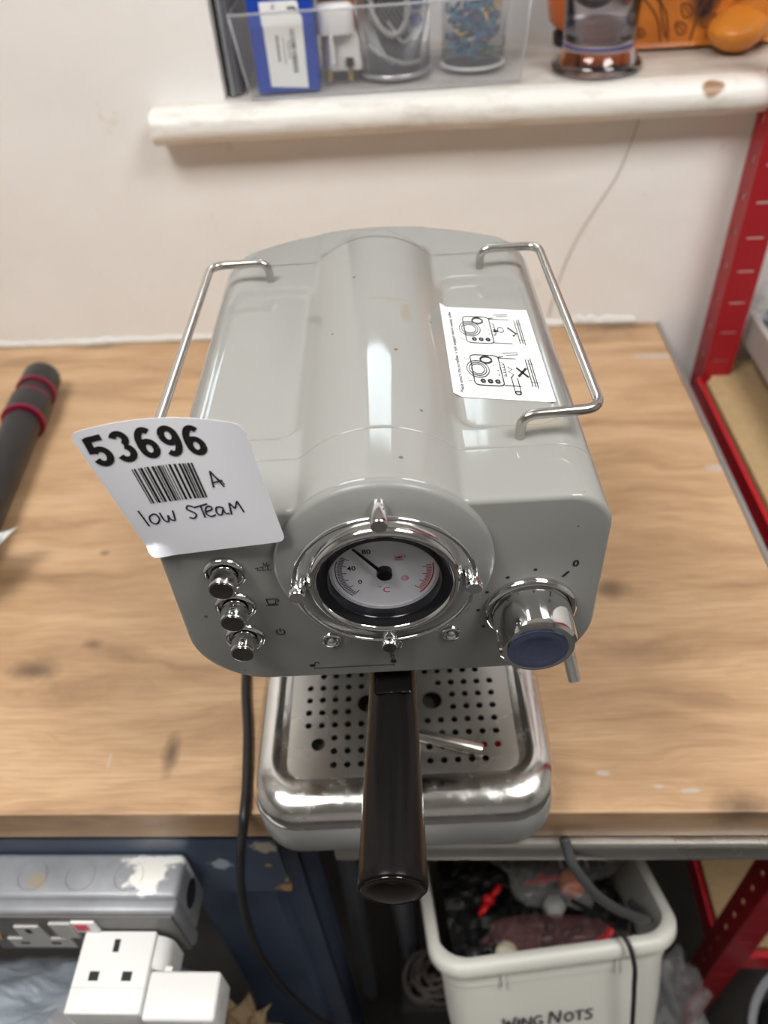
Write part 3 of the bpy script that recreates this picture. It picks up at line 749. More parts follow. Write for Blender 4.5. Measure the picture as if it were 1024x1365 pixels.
# cup icon
cx0, cy0 = -0.0550, 0.2325
ribbon(bm, [(cx0, cy0 + 0.0022), (cx0 + 0.0004, cy0 - 0.0012), (cx0 + 0.0038, cy0 - 0.0012), (cx0 + 0.0042, cy0 + 0.0022), (cx0, cy0 + 0.0022)], 0.00061, ff)
ribbon(bm, [(cx0 - 0.0008, cy0 - 0.0021), (cx0 + 0.0052, cy0 - 0.0021)], 0.00061, ff); ribbon(bm, circ(cx0 + 0.0044, cy0 + 0.0010, 0.0010, 10, -PI / 2, PI / 2), 0.00051, ff)
flat('cup_symbol', bm, M_ink, mach); bm = NB()
# power icon
ribbon(bm, circ(-0.0520, 0.2105, 0.0020, 24, PI / 2 + 0.5, PI * 2.5 - 0.5), 0.00065, ff); ribbon(bm, [(-0.0520, 0.2107), (-0.0520, 0.2133)], 0.00065, ff)
flat('power_symbol', bm, M_ink, mach); bm = NB()
# lock scale
ribbon(bm, [(-0.0395, 0.1800), (0.0005, 0.1800)], 0.00046, ff)
ribbon(bm, [(-0.0395, 0.1792), (-0.0395, 0.1808)], 0.00043, ff); ribbon(bm, [(0.0005, 0.1792), (0.0005, 0.1808)], 0.00043, ff)
poly(bm, [(-0.0415, 0.1815), (-0.0388, 0.1815), (-0.0388, 0.1836), (-0.0415, 0.1836)], ff); ribbon(bm, circ(-0.0378, 0.1838, 0.0011, 10, 0, PI), 0.00058, ff)
poly(bm, [(-0.0008, 0.1815), (0.0019, 0.1815), (0.0019, 0.1836), (-0.0008, 0.1836)], ff); ribbon(bm, circ(0.00055, 0.1837, 0.0009, 10, 0, PI), 0.00058, ff)
ribbon(bm, circ(0.0002, 0.1867, 0.0009, 12), 0.00043, ff); ribbon(bm, circ(0.0002, 0.1890, 0.0010, 12, 0.4, 5.6), 0.00043, ff)
poly(bm, [(-0.0290, 0.1962), (-0.0270, 0.1962), (-0.0270, 0.1972), (-0.0290, 0.1972)], ff); poly(bm, [(0.0298, 0.1972), (0.0306, 0.1972), (0.0306, 0.1980), (0.0298, 0.1980)], ff)
o = flat('lock_scale', bm, M_ink, mach)

# cup rails
for s in (-1, 1):
    pts = [(s * 0.0628, 0.2050, 0.2860), (s * 0.0628, 0.2050, 0.3000), (s * 0.0965, 0.2050, 0.3000), (s * 0.0975, 0.0420, 0.3000), (s * 0.0628, 0.0400, 0.3000), (s * 0.0628, 0.0400, 0.2860)]
    bm = NB(); tube(bm, round_path(pts, 0.0085, 8), 0.00235, 14)
    obj('cup_rail', bm, M_rail, mach, smooth=True, angle=50)
# group head and filter holder
bm = NB(); lathe(bm, [(0.040, 0), (0.040, 0.010), (0.036, 0.014), (0.036, 0.020)], Matrix.Translation((0, 0.060, 0.1545)), 48); obj('group_head', bm, M_chromed, mach, smooth=True, angle=40)
bm = NB(); lathe(bm, [(0.018, 0), (0.029, 0.006), (0.0325, 0.014), (0.0325, 0.028), (0.034, 0.0285)], Matrix.Translation((0, 0.060, 0.1260)), 48); pf = obj('filter_holder', bm, M_black, mach, smooth=True, angle=40)
bm = NB(); lathe(bm, [(0.0128, -0.0300), (0.0128, 0.000), (0.0128, 0.010), (0.0142, 0.060), (0.0154, 0.101), (0.0157, 0.1040), (0.0153, 0.1060), (0.0146, 0.1065)], Matrix.Translation((-0.0012, 0.008, 0.1500)) @ Matrix.Rotation(math.radians(-1.5), 4, 'Z') @ Matrix.Rotation(math.radians(-1.5), 4, 'X') @ FV, 56)
hd = obj('handle', bm, M_black, pf, smooth=True, angle=40)
bm = NB(); lathe(bm, [(0.0142, 0.1063), (0.0137, 0.1074), (0.0132, 0.1069), (0.0110, 0.1082), (0.0070, 0.1094), (0.0015, 0.1100)], Matrix.Translation((-0.0012, 0.008, 0.1500)) @ Matrix.Rotation(math.radians(-1.5), 4, 'Z') @ Matrix.Rotation(math.radians(-1.5), 4, 'X') @ FV, 48)
obj('handle_cap', bm, mat('smoky_chrome', (0.10, 0.085, 0.08), 0.08, 1.0), pf, smooth=True)
bm = NB(); box(bm, (-0.0105, -0.0062, 0.1620), (0.0088, 0.018, 0.1636), 0.0012)
obj('thumb_plate', bm, M_blackg, pf)
bm = NB(); ribbon(bm, [(-0.0103, 0.0175), (-0.0103, -0.0060), (0.0086, -0.0060), (0.0086, 0.0175)], 0.0004, lambda a, b: Vector((a, b, 0.1638)))
flat('thumb_plate_edge', bm, M_chromed, pf)
# steam wand
bm = NB()
tube(bm, smooth_path([(0.070, 0.062, 0.178), (0.090, 0.058, 0.166), (0.0985, 0.046, 0.140), (0.1030, 0.031, 0.118)], 8), 0.0030, 14)
tube(bm, [(0.0995, 0.0425, 0.134), (0.1030, 0.031, 0.118), (0.1036, 0.0290, 0.1150)], 0.0036, 16)
obj('steam_wand', bm, M_chrome, mach, smooth=True, angle=50)

# top instruction sticker
st_o = Vector((0.0366, 0.0785, 0.28515)); st_x = Vector((0.0474, -0.0100, 0)); st_y = Vector((-0.0006, 0.0880, 0))
fs_ = lambda a, b: st_o + st_x * a + st_y * b
def fst(a, b, z=0.0003):
    p = fs_(a, b); return Vector((p.x, p.y, max(top_w(p.x, p.y), 0.2840) + z))
bm = NB(); NGX = 12; NGY = 16
g = [[bm.verts.new(fst(i / NGX, j / NGY)) for i in range(NGX + 1)] for j in range(NGY + 1)]
for j in range(NGY):
    for i in range(NGX): bm.faces.new((g[j][i], g[j][i + 1], g[j + 1][i + 1], g[j + 1][i]))
stk = flat('instruction_sticker', bm, M_paper2, mach)
bm = NB()
F = lambda a, b: fst(a, b, 0.00042)
def drawing(ox, oy, sw, sh, ok):
    """little line drawing of the machine lying on its side: x runs from its top to its foot"""
    A = lambda x, y: (ox + x * sw, oy + y * sh)
    lw = 0.012
    def rb(p, wd=lw): ribbon(bm, [A(*q_) for q_ in p], wd * 1.0, F)
    rb([A_ for A_ in rrect(0.06, 0.46, 0.03, 0.97, 0.08, 4)] + [(0.46, 0.89)], 0.014)
    for r_ in (0.20, 0.155, 0.115): rb(circ(0.14, 0.52, r_ * 0.78, 28, ry=r_ * 1.3), 0.012)
    rb(circ(0.28, 0.82, 0.08, 18, ry=0.10), 0.022)
    for y_ in (0.14, 0.14, 0.14):
        pass
    for x_ in (0.18, 0.28, 0.38): rb(circ(x_, 0.16, 0.028, 10, ry=0.04), 0.022)
    for y_, x_ in ((0.66, 0.37), (0.50, 0.42), (0.36, 0.42)): poly(bm, [A(*q_) for q_ in circ(x_, y_, 0.014, 8, ry=0.022)[:-1]], F)
    rb([(0.46, 0.90), (1.0, 0.90)]); rb([(0.46, 0.06), (1.0, 0.06)])
    rb([(0.84, 0.06), (0.84, 0.90)]); rb([(0.88, 0.06), (0.88, 0.90)]); rb([(0.91, 0.02), (0.91, 0.94)]); rb([(1.0, 0.04), (1.0, 0.92)])
    rb([(0.84, 0.20), (1.0, 0.20)], 0.006); rb([(0.84, 0.76), (1.0, 0.76)], 0.006)
    rb([(-0.02, 0.24), (-0.02, 0.14), (0.04, 0.14)], 0.008); rb([(-0.02, 0.92), (-0.02, 0.82), (0.04, 0.82)], 0.008)
    rb([(0.46, 0.93), (0.54, 0.96), (0.54, 1.06), (0.76, 1.10), (0.76, 1.04), (0.58, 1.00)], 0.010)
    rb([(0.48, 0.30), (0.52, 0.34), (0.52, 0.72), (0.48, 0.76)], 0.010)
    for k in range(5): rb([(0.48, 0.36 + 0.08 * k), (0.52, 0.38 + 0.08 * k)], 0.008)
    if ok:
        rb(circ(0.60, 0.52, 0.045, 12, ry=0.09), 0.012); poly(bm, [A(0.48, 0.42), A(0.56, 0.44), A(0.57, 0.50), A(0.50, 0.53)], F)
        rb([(0.71, 0.62), (0.84 - 0.02, 0.40), (0.76, 0.32)], 0.024)
    else:
        rb([(0.56, 0.62), (0.62, 0.56), (0.56, 0.48), (0.62, 0.40), (0.58, 0.30)], 0.014)
        rb([(0.58, 0.32), (0.58, -0.14), (0.66, -0.14), (0.66, 0.30)], 0.012); rb(circ(0.62, -0.14, 0.04, 12, ry=0.05), 0.014)
        rb([(0.68, 0.34), (0.82, 0.62)], 0.024); rb([(0.68, 0.62), (0.82, 0.34)], 0.024)
drawing(0.20, 0.565, 0.74, 0.335, True)
drawing(0.20, 0.115, 0.74, 0.335, False)
text2d(bm, 'Please ensure the portafilter is fully engaged before making coffee.', 0.135, 0.045, 0.055, F, width=0.90, rot=PI / 2, bold=0.02)
flat('sticker_drawing', bm, M_ink, stk)

# ================================================================ NUMBER LABEL
def lab(s, t, off=0.0):
    u = (1 - s) * ((1 - t) * -0.0978 + t * -0.1120) + s * ((1 - t) * -0.0390 + t * -0.0470)
    w_ = (1 - s) * ((1 - t) * 0.2668 + t * 0.3340) + s * ((1 - t) * 0.2785 + t * 0.3345)
    bow = 0.0040 * 4 * s * (1 - s) * t ** 1.5
    v = -0.0012 - 0.0062 * s * (1 - t * 0.8) + bow - 0.004 * max(0, 0.10 - s) * 0 - off
    w_ += 0.0022 * 4 * s * (1 - s) * t
    if s < 0.16 and t < 0.09:   # curled corner
        v -= 0.05 * (0.16 - s) * (0.09 - t) * 6; w_ += 0.02 * (0.16 - s)
    return Vector((u, v, w_))
labo = thing('number_label', 'white numbered barcode label stuck on the coffee machine, sticking up at its corner', 'label', (-0.0197, -0.008, 0), YAW)
bm = NB(); n = 30
rc = 0.055
outl = rrect(0, 1, 0, 1, rc, 6)
grid = {}
for j in range(n + 1):
    for i in range(n + 1):
        s, t = i / n, j / n
        # pull square corners onto the rounded outline
        cx_ = min(max(s, rc), 1 - rc); cy_ = min(max(t, rc), 1 - rc)
        d = math.hypot(s - cx_, t - cy_)
        if d > rc: s = cx_ + (s - cx_) * rc / d; t = cy_ + (t - cy_) * rc / d
        grid[i, j] = s, t
fr_ = {k: bm.verts.new(lab(*p)) for k, p in grid.items()}; bk_ = {k: bm.verts.new(lab(*p, off=-0.00018)) for k, p in grid.items()}
for j in range(n):
    for i in range(n):
        bm.faces.new((fr_[i, j], fr_[i + 1, j], fr_[i + 1, j + 1], fr_[i, j + 1])); bm.faces.new((bk_[i, j], bk_[i, j + 1], bk_[i + 1, j + 1], bk_[i + 1, j]))
rim = [(i, 0) for i in range(n)] + [(n, j) for j in range(n)] + [(n - i, n) for i in range(n)] + [(0, n - j) for j in range(n)]
for a, b in zip(rim, rim[1:] + rim[:1]):
    try: bm.faces.new((fr_[a], bk_[a], bk_[b], fr_[b]))
    except ValueError: pass
obj('paper', bm, M_paper, labo, smooth=True, angle=60)
bm = NB(); fl = lambda a, b: lab(a, b, 0.00022)

def arcp(cx, cy, rx, ry, a0, a1, n=18): return [(cx + rx * math.cos(math.radians(a0 + (a1 - a0) * k / n)), cy + ry * math.sin(math.radians(a0 + (a1 - a0) * k / n))) for k in range(n + 1)]
def heavy(strokes, x0, y0, sx, sy, wd):
    # thick strokes; horizontals a little thinner than verticals
    for st in strokes:
        P_ = [Vector((a, b)) for a, b in st]
        L1 = []; R1 = []
        for i, p in enumerate(P_):
            t_ = (P_[min(i + 1, len(P_) - 1)] - P_[max(i - 1, 0)]).normalized(); nn_ = Vector((-t_.y, t_.x))
            hw = wd / 2; o_ = Vector((nn_.x * hw, nn_.y * hw * 0.80))
            L1.append(p + o_); R1.append(p - o_)
        for i in range(len(P_) - 1):
            poly(bm, [(x0 + q_.x * sx, y0 + q_.y * sy) for q_ in (L1[i], L1[i + 1], R1[i + 1], R1[i])], fl)
D5 = [[(0.13, 0.92), (0.30, 0.92), (0.48, 0.92), (0.64, 0.92)], [(0.17, 0.99), (0.155, 0.8), (0.14, 0.62), (0.12, 0.46)], arcp(0.345, 0.325, 0.235, 0.245, 142, -165, 26)]
D3 = [arcp(0.335, 0.735, 0.195, 0.185, 160, -75, 18), arcp(0.335, 0.285, 0.235, 0.215, 80, -162, 24)]
D6 = [arcp(0.355, 0.315, 0.225, 0.235, 0, 360, 32), arcp(0.385, 0.50, 0.270, 0.425, 180, 55, 20), [(0.115, 0.52), (0.115, 0.44), (0.118, 0.37), (0.13, 0.30)]]
D9 = [[(0.70 - a, 1.0 - b) for a, b in st] for st in D6]
for k_, dg_ in enumerate((D5, D3, D6, D9, D6)): heavy(dg_, 0.040 + k_ * 0.1420, 0.745, 0.176, 0.205, 0.235)
flat('printed_number', bm, M_ink, labo)
bm = NB(); x = 0.0; random.seed(3)
while x < 0.385:
    wd = random.choice([0.006, 0.006, 0.011, 0.015]); 
    for k in range(6):
        poly(bm, [(0.215 + x, 0.43 + 0.26 * k / 6), (0.215 + x + wd, 0.43 + 0.26 * k / 6), (0.215 + x + wd, 0.43 + 0.26 * (k + 1) / 6), (0.215 + x, 0.43 + 0.26 * (k + 1) / 6)], fl)
    x += wd + random.choice([0.006, 0.008, 0.012, 0.016])
flat('barcode', bm, M_ink, labo)
bm = NB()
def pen(pts, wd=0.012): ribbon(bm, [(p.x, p.y) for p in smooth_path([(a, b, 0) for a, b in pts], 5)], wd, fl)
def penl(pts, wd=0.012):
    for p_, q_ in zip(pts, pts[1:]): ribbon(bm, [p_, q_], wd, fl)
penl([(0.665, 0.50), (0.685, 0.625), (0.735, 0.50)]); penl([(0.693, 0.600), (0.745, 0.520)], 0.008); penl([(0.672, 0.535), (0.740, 0.552)])
HB = 0.275
penl([(0.105, HB + 0.12), (0.115, HB - 0.01)])
pen([(0.185, HB + 0.075), (0.155, HB + 0.06), (0.145, HB + 0.02), (0.175, HB), (0.210, HB + 0.03), (0.205, HB + 0.07), (0.180, HB + 0.077)])
pen([(0.235, HB + 0.08), (0.238, HB + 0.02), (0.262, HB + 0.005), (0.280, HB + 0.05), (0.284, HB + 0.02), (0.310, HB + 0.01), (0.328, HB + 0.085)])
pen([(0.475, HB + 0.09), (0.445, HB + 0.105), (0.425, HB + 0.08), (0.455, HB + 0.055), (0.470, HB + 0.03), (0.445, HB + 0.005), (0.415, HB + 0.015)])
penl([(0.475, HB + 0.085), (0.575, HB + 0.105)]); penl([(0.525, HB + 0.09), (0.520, HB)])
pen([(0.545, HB + 0.045), (0.590, HB + 0.06), (0.585, HB + 0.085), (0.555, HB + 0.075), (0.540, HB + 0.03), (0.565, HB + 0.005), (0.600, HB + 0.015)])
pen([(0.660, HB + 0.07), (0.625, HB + 0.07), (0.612, HB + 0.03), (0.635, HB + 0.008), (0.662, HB + 0.05), (0.664, HB + 0.07), (0.668, HB + 0.02), (0.695, HB + 0.015)])
penl([(0.705, HB + 0.005), (0.722, HB + 0.10), (0.745, HB + 0.05), (0.778, HB + 0.11), (0.795, HB + 0.015)])
flat('handwriting', bm, M_pen, labo)

# ================================================================ LOOSE METAL TUBE ON TRAY
mt = thing('metal_tube', 'short thin shiny metal tube lying on the drip tray behind the black handle', 'tube', (-0.0197, -0.008, 0), YAW)
a = Vector((-0.012, 0.0435, 0.0519)); b = Vector((0.0512, 0.0225, 0.0519)); d = (b - a).normalized(); L_ = (b - a).length
bm = NB(); lathe(bm, [(0.0030, 0.0), (0.0041, 0.0), (0.0041, L_ - 0.0006), (0.0038, L_), (0.0031, L_), (0.0030, L_ - 0.02)], frame(a, d), 28, True, True)
obj('tube_body', bm, M_rail, mt, smooth=True, angle=40)

# ================================================================ POWER CORD
bm = NB()
tube(bm, smooth_path([(-0.06, 0.262, 0.04), (-0.085, 0.285, 0.006), (-0.135, 0.25, 0.0042), (-0.146, 0.18, 0.0042), (-0.1452, 0.112, 0.0042), (-0.1360, 0.060, 0.0042), (-0.1305, 0.020, 0.0042), (-0.1290, 0.000, 0.0040), (-0.1300, -0.0085, -0.004), (-0.137, -0.0115, -0.035), (-0.1475, -0.013, -0.095),
                      (-0.155, -0.014, -0.165), (-0.1575, -0.0145, -0.235), (-0.154, -0.014, -0.310), (-0.1460, -0.012, -0.385), (-0.132, -0.012, -0.450), (-0.112, -0.014, -0.49), (-0.09, -0.016, -0.55), (-0.088, -0.02, -0.75), (-0.086, -0.035, -0.890), (-0.06, -0.08, -0.8955)], 8), 0.0033, 12)
tag(obj('power_cord', bm, M_blackm, None, smooth=True), 'black power cord trailing over the front edge of the wooden worktop left of the machine', 'cord')

# ================================================================ MONOPOD + PAPER TAG
mono = thing('telescopic_pole', 'black tubular pole with crimson rings lying on the worktop at the left', 'pole', (0, 0, 0))
P0 = Vector((-0.4455, 0.5180, 0.0230)); Pd = (Vector((-0.4250, 0.3290, 0.0230)) - P0).normalized()
fm = frame(P0, Pd)
def seg(name, prof, m): 
    bm = NB(); lathe(bm, prof, fm, 40); return obj(name, bm, m, mono, smooth=True, angle=40)
seg('rubber_grip', [(0.014, -0.006), (0.0190, -0.001), (0.0205, 0.004), (0.0208, 0.030)], M_carbon)
seg('crimson_ring', [(0.0212, 0.0300), (0.0216, 0.0310), (0.0216, 0.0350), (0.0200, 0.0360)], M_purpring)
seg('neck', [(0.0190, 0.0362), (0.0190, 0.0480)], M_carbon)
seg('crimson_ring', [(0.0195, 0.0482), (0.0200, 0.0490), (0.0200, 0.0530), (0.0198, 0.0535)], M_purpring)
seg('twist_lock', [(0.0214, 0.0536), (0.0222, 0.0560), (0.0222, 0.0860)], M_carbon)
seg('crimson_ring', [(0.0224, 0.0862), (0.0228, 0.0870), (0.0228, 0.0915), (0.0195, 0.0925)], M_purpring)
seg('tube_section', [(0.0188, 0.0925), (0.0188, 0.50)], M_carbon)
bm = NB()
pg = [(-0.3610, 0.2405, 0.046), (-0.3700, 0.2375, 0.0435), (-0.383, 0.2360, 0.0420), (-0.400, 0.235, 0.0412)]
pl = [(-0.3770, 0.180, 0.052), (-0.385, 0.179, 0.046), (-0.396, 0.178, 0.0425), (-0.410, 0.177, 0.0412)]
A_ = [bm.verts.new(p) for p in smooth_path(pg, 5)]; B_ = [bm.verts.new(p) for p in smooth_path(pl, 5)]
C_ = [bm.verts.new(Vector(v.co) + Vector((0, 0, 0.0002))) for v in A_]; D_ = [bm.verts.new(Vector(v.co) + Vector((0, 0, 0.0002))) for v in B_]
for i in range(len(A_) - 1):
    bm.faces.new((A_[i], A_[i + 1], B_[i + 1], B_[i])); bm.faces.new((C_[i], D_[i], D_[i + 1], C_[i + 1]))
pt = obj('paper_tag', bm, M_paper2, None, smooth=True)
tag(pt, 'white paper label with a handwritten A, cut off by the left picture edge', 'label')
bm = NB()
fp = lambda a, b: Vector((-0.3725 + a, 0.226 + b, 0.0475 - 0.2 * a * 0 + (0.0010 if a > 0 else -0.0005)))
ribbon(bm, [(-0.006, -0.010), (0.004, 0.006), (0.0035, -0.008)], 0.0011, fp); ribbon(bm, [(-0.003, -0.006), (0.005, -0.005)], 0.0011, fp)
flat('handwriting', bm, M_pen, pt)

# ================================================================ WINDOW SILL ITEMS
ZS = 0.2770
# clear acrylic organiser (front of it hides nothing)
org = thing('acrylic_organiser', 'clear acrylic organiser tray on the white window sill', 'organiser', (-0.033, 0.69, ZS), 0.03)
def panel(name, a, b, m, p, bev=0.0006): bm = NB(); box(bm, a, b, bev); return obj(name, bm, m, p)
panel('base_panel', (-0.136, -0.066, 0.0), (0.134, 0.075, 0.002), M_clear, org)
def slab(name, quad, th, m, p):
    bm = NB(); q0 = [Vector(x_) for x_ in quad]; nn = (q0[1] - q0[0]).cross(q0[3] - q0[0]).normalized() * th
    a_ = [bm.verts.new(x_) for x_ in q0]; b_ = [bm.verts.new(x_ + nn) for x_ in q0]
    bm.faces.new(a_); bm.faces.new(b_[::-1])
    for i in range(4): bm.faces.new((a_[i], a_[(i + 1) % 4], b_[(i + 1) % 4], b_[i]))
    return obj(name, bm, m, p)
slab('front_panel', [(-0.136, -0.068, 0.0005), (0.134, -0.068, 0.0005), (0.139, -0.072, 0.074), (-0.145, -0.072, 0.074)], 0.002, M_clear, org)
slab('back_panel', [(-0.136, 0.075, 0.0005), (0.134, 0.075, 0.0005), (0.139, 0.078, 0.074), (-0.145, 0.078, 0.074)], 0.002, M_clear, org)
slab('side_panel', [(-0.139, -0.066, 0.0005), (-0.139, 0.075, 0.0005), (-0.148, 0.078, 0.074), (-0.148, -0.070, 0.074)], 0.002, M_clear, org)
slab('side_panel', [(0.136, 0.075, 0.0005), (0.136, -0.066, 0.0005), (0.141, -0.070, 0.074), (0.141, 0.078, 0.074)], 0.002, M_clear, org)
bm = NB(); tube(bm, [(-0.147, -0.0715, 0.0745), (0.141, -0.0715, 0.0745), (0.141, 0.079, 0.0745), (-0.147, 0.079, 0.0745)], 0.0012, 8, True); obj('rim', bm, M_edge, org, smooth=True)
for nm, p_ in (('corner_edge', ((-0.1375, -0.067, 0.001), (-0.1465, -0.0712, 0.074))), ('corner_edge', ((0.1355, -0.067, 0.001), (0.1405, -0.0712, 0.074))), ('bottom_edge', ((-0.1375, -0.0672, 0.0012), (0.1355, -0.0672, 0.0012))), ('corner_edge', ((0.1355, 0.075, 0.001), (0.1405, 0.078, 0.074)))):
    bm = NB(); tube(bm, p_, 0.0010, 8); obj(nm, bm, M_edge, org, smooth=True)
ZO = ZS + 0.0024
# added strips coloured like the shaded reveal side, left of the organiser
bk = thing('reveal_shade', 'added grey strips as painted folder between the reveal and the clear organiser', 'shading', (-0.1855, 0.720, ZS))
bm = NB(); box(bm, (-0.0065, -0.085, 0.0), (-0.0015, 0.085, 0.24), 0.001); obj('shade_strip', bm, mat('grey_reveal_shade', (0.22, 0.23, 0.25), 0.35), bk)
bm = NB(); box(bm, (-0.0012, -0.083, 0.0), (0.0028, 0.083, 0.235), 0.0008); obj('shade_strip', bm, mat('dark_grey_reveal_shade', (0.13, 0.135, 0.15), 0.35), bk)
# blue box
bb = thing('blue_box', 'royal blue cardboard box with white barcode labels in the clear organiser', 'box', (-0.1290, 0.646, ZO), 0.03)
bm = NB(); box(bm, (-0.0330, -0.016, 0), (0.0300, 0.016, 0.135), 0.0008); obj('carton', bm, M_box, bb)
def bbl(x0, z0, x1, z1, sh, d, name):
    bm = NB(); poly(bm, [(x0, z0), (x1 - sh * 0.2, z0 - 0.003), (x1, z0 + 0.002), (x1 + 0.001, z1 - 0.003), (x1 - 0.001, z1), (x0 + sh, z1)], plane_map((0, -0.0162 - d, 0), (1, 0, 0), (0, 0, 1)))
    return flat(name, bm, M_paper2, bb)
bbl(-0.0205, 0.060, 0.0160, 0.079, 0.0, 0.0002, 'white_label')
bbl(-0.0190, 0.006, 0.0185, 0.068, -0.0006, 0.0006, 'white_label')
bm = NB(); fb = plane_map((0, -0.0170, 0), (1, 0, 0), (0, 0, 1))
z = 0.018
random.seed(5)
while z < 0.056:
    h = random.choice([0.0008, 0.0012, 0.002]); poly(bm, [(0.0055, z), (0.0105, z), (0.0105, z + h), (0.0055, z + h)], fb); z += h + random.choice([0.0008, 0.0014])
for xx, z0, z1, hh in ((0.0025, 0.030, 0.046, 0.0014), (-0.0020, 0.026, 0.048, 0.0012), (-0.0085, 0.028, 0.050, 0.0026)):
    z = z0
    while z < z1:
        h = random.uniform(0.001, 0.0018); poly(bm, [(xx, z), (xx + hh, z), (xx + hh, z + h), (xx, z + h)], fb); z += h + 0.0006
ribbon(bm, [(0.006, 0.073), (0.013, 0.073), (0.0145, 0.070)], 0.002, fb); ribbon(bm, circ(-0.007, 0.0745, 0.0015, 10, 0.5, 5.5), 0.0007, fb)
flat('label_print', bm, mat('faded_ink', (0.09, 0.09, 0.10), 0.6), bb)
# white plug standing
pg = thing('mains_plug', 'white three pin mains plug on the sill inside the clear organiser', 'plug', (-0.0800, 0.660, ZO), 0.0)
bm = NB(); loft(bm, [[Vector((u, v, z)) for u, v in rrect(-0.019 + i, 0.019 - i, -0.013 + i, 0.013 - i, 0.009 - i * 0.5, 6)] for z, i in ((0.044, 0.001), (0.046, 0), (0.066, 0), (0.069, 0.003))], True, True); obj('plug_body', bm, M_white, pg, smooth=True, angle=40)
bm = NB(); loft(bm, [[Vector((u + 0.004, v + 0.006, z)) for u, v in rrect(-0.017 - i, 0.019 + i, -0.008, 0.010, 0.005, 5)] for z, i in ((0.010, 0.001), (0.012, 0.002), (0.036, 0.0), (0.0438, -0.003))], True, True); obj('plug_back', bm, M_white2, pg, smooth=True, angle=40)
bm = NB(); box(bm, (-0.0065, -0.014, 0.018), (-0.0025, -0.006, 0.044), 0.001); obj('earth_pin', bm, M_white, pg)
bm = NB(); box(bm, (0.008, -0.0075, 0.014), (0.016, -0.002, 0.022), 0.0006); obj('slot', bm, M_slot, pg)
for x in (-0.010, 0.012):
    bm = NB(); box(bm, (x - 0.0025, -0.004, 0.0005), (x + 0.0025, 0.002, 0.0125), 0.0006); obj('brass_pin', bm, M_brass, pg)
# red-orange and dark cartons behind the plug
oc = thing('orange_carton', 'small orange and brown carton behind the white mains plug', 'box', (-0.0780, 0.727, ZO), 0.03)
bm = NB(); box(bm, (-0.024, -0.016, 0), (0.004, 0.014, 0.085), 0.001); obj('brown_half', bm, mat('brown_card', (0.22, 0.10, 0.07), 0.5), oc)
bm = NB(); box(bm, (0.0042, -0.016, 0), (0.0235, 0.014, 0.085), 0.001); obj('orange_half', bm, M_orange, oc)
# mesh pen cup
mc = thing('mesh_pen_cup', 'silver wire mesh cup holding grey cables in the organiser', 'cup', (-0.0230, 0.6850, ZO))
bm = NB(); RM, HM = 0.0370, 0.098; nh = 46
for s in (1, -1):
    for k in range(nh):
        a0 = 2 * PI * k / nh
        pts = [(RM * math.cos(a0 + s * t * 1.75), RM * math.sin(a0 + s * t * 1.75), 0.004 + (HM - 0.006) * t) for t in [j / 18 for j in range(19)]]
        tube(bm, pts, 0.00042, 3, caps=False)
o = obj('wire_mesh', bm, M_mesh, mc); o['kind'] = 'stuff'
bm = NB(); lathe(bm, [(0.036, 0.0002), (0.0383, 0.0004), (0.0388, 0.003), (0.0380, 0.0055), (0.0360, 0.0045), (0.0350, 0.0015)], Matrix.Identity(4), 48); obj('base_band', bm, mat('silver_band', (0.55, 0.55, 0.56), 0.3, 0.8), mc, smooth=True)
bm = NB(); tube(bm, [(RM * math.cos(2 * PI * k / 48), RM * math.sin(2 * PI * k / 48), HM) for k in range(48)], 0.002, 8, True); obj('top_rim', bm, M_mesh, mc, smooth=True)
cb = thing('coiled_cable', 'coiled pale grey cable inside the wire mesh cup', 'cable', (-0.0230, 0.6850, ZO))
bm = NB()
tube(bm, smooth_path([(-0.018, -0.010, 0.10), (-0.020, -0.022, 0.060), (-0.002, -0.030, 0.040), (0.014, -0.024, 0.050), (0.014, -0.018, 0.085), (0.004, -0.016, 0.110)], 8), 0.0030, 10)
tube(bm, smooth_path([(-0.026, -0.016, 0.030), (-0.010, -0.030, 0.022), (0.010, -0.030, 0.014), (0.026, -0.016, 0.012)], 8), 0.0022, 8)
tube(bm, smooth_path([(-0.024, -0.010, 0.055), (-0.012, -0.024, 0.026), (0.0, -0.026, 0.012)], 8), 0.0018, 8)
tube(bm, smooth_path([(0.020, -0.015, 0.040), (0.010, -0.026, 0.032), (-0.004, -0.027, 0.052)], 8), 0.0016, 8)
obj('cable_loop', bm, mat('pale_grey_pvc', (0.52, 0.52, 0.50), 0.4), cb, smooth=True)
wr = thing('spotted_strap', 'white strap with dark blue round spots inside the mesh cup', 'strap', (-0.0120, 0.6720, ZO + 0.02))
bm = NB(); pth = smooth_path([(0.004, -0.006, 0.012), (0.012, -0.008, 0.030), (0.013, -0.006, 0.055), (0.006, -0.004, 0.080)], 6)
for a, b in zip(pth, pth[1:]):
    bm.faces.new([bm.verts.new(p) for p in (a + Vector((-0.007, 0, 0)), b + Vector((-0.007, 0, 0)), b + Vector((0.009, 0, 0)), a + Vector((0.009, 0, 0)))])
obj('strap', bm, mat('white_strap', (0.5, 0.5, 0.5), 0.5), wr)
for z, x in ((0.030, 0.013), (0.046, 0.014), (0.062, 0.012)):
    bm = NB(); lathe(bm, [(0.0066, 0), (0.0066, 0.001)], frame((x, -0.0088, z), (0, -1, 0)), 20); obj('blue_spot', bm, mat('navy_spot', (0.03, 0.05, 0.22), 0.4), wr)
ft = thing('dark_tools', 'dark plastic grips standing inside the wire mesh cup', 'tool', (-0.023, 0.6850, ZO + 0.003))
bm = NB(); lathe(bm, [(0.028, 0.0), (0.030, 0.02), (0.029, 0.06), (0.020, 0.10)], Matrix.Translation((0.0, 0.004, 0)), 24); obj('grip', bm, mat('charcoal_plastic', (0.05, 0.048, 0.05), 0.5), ft, smooth=True, angle=40)
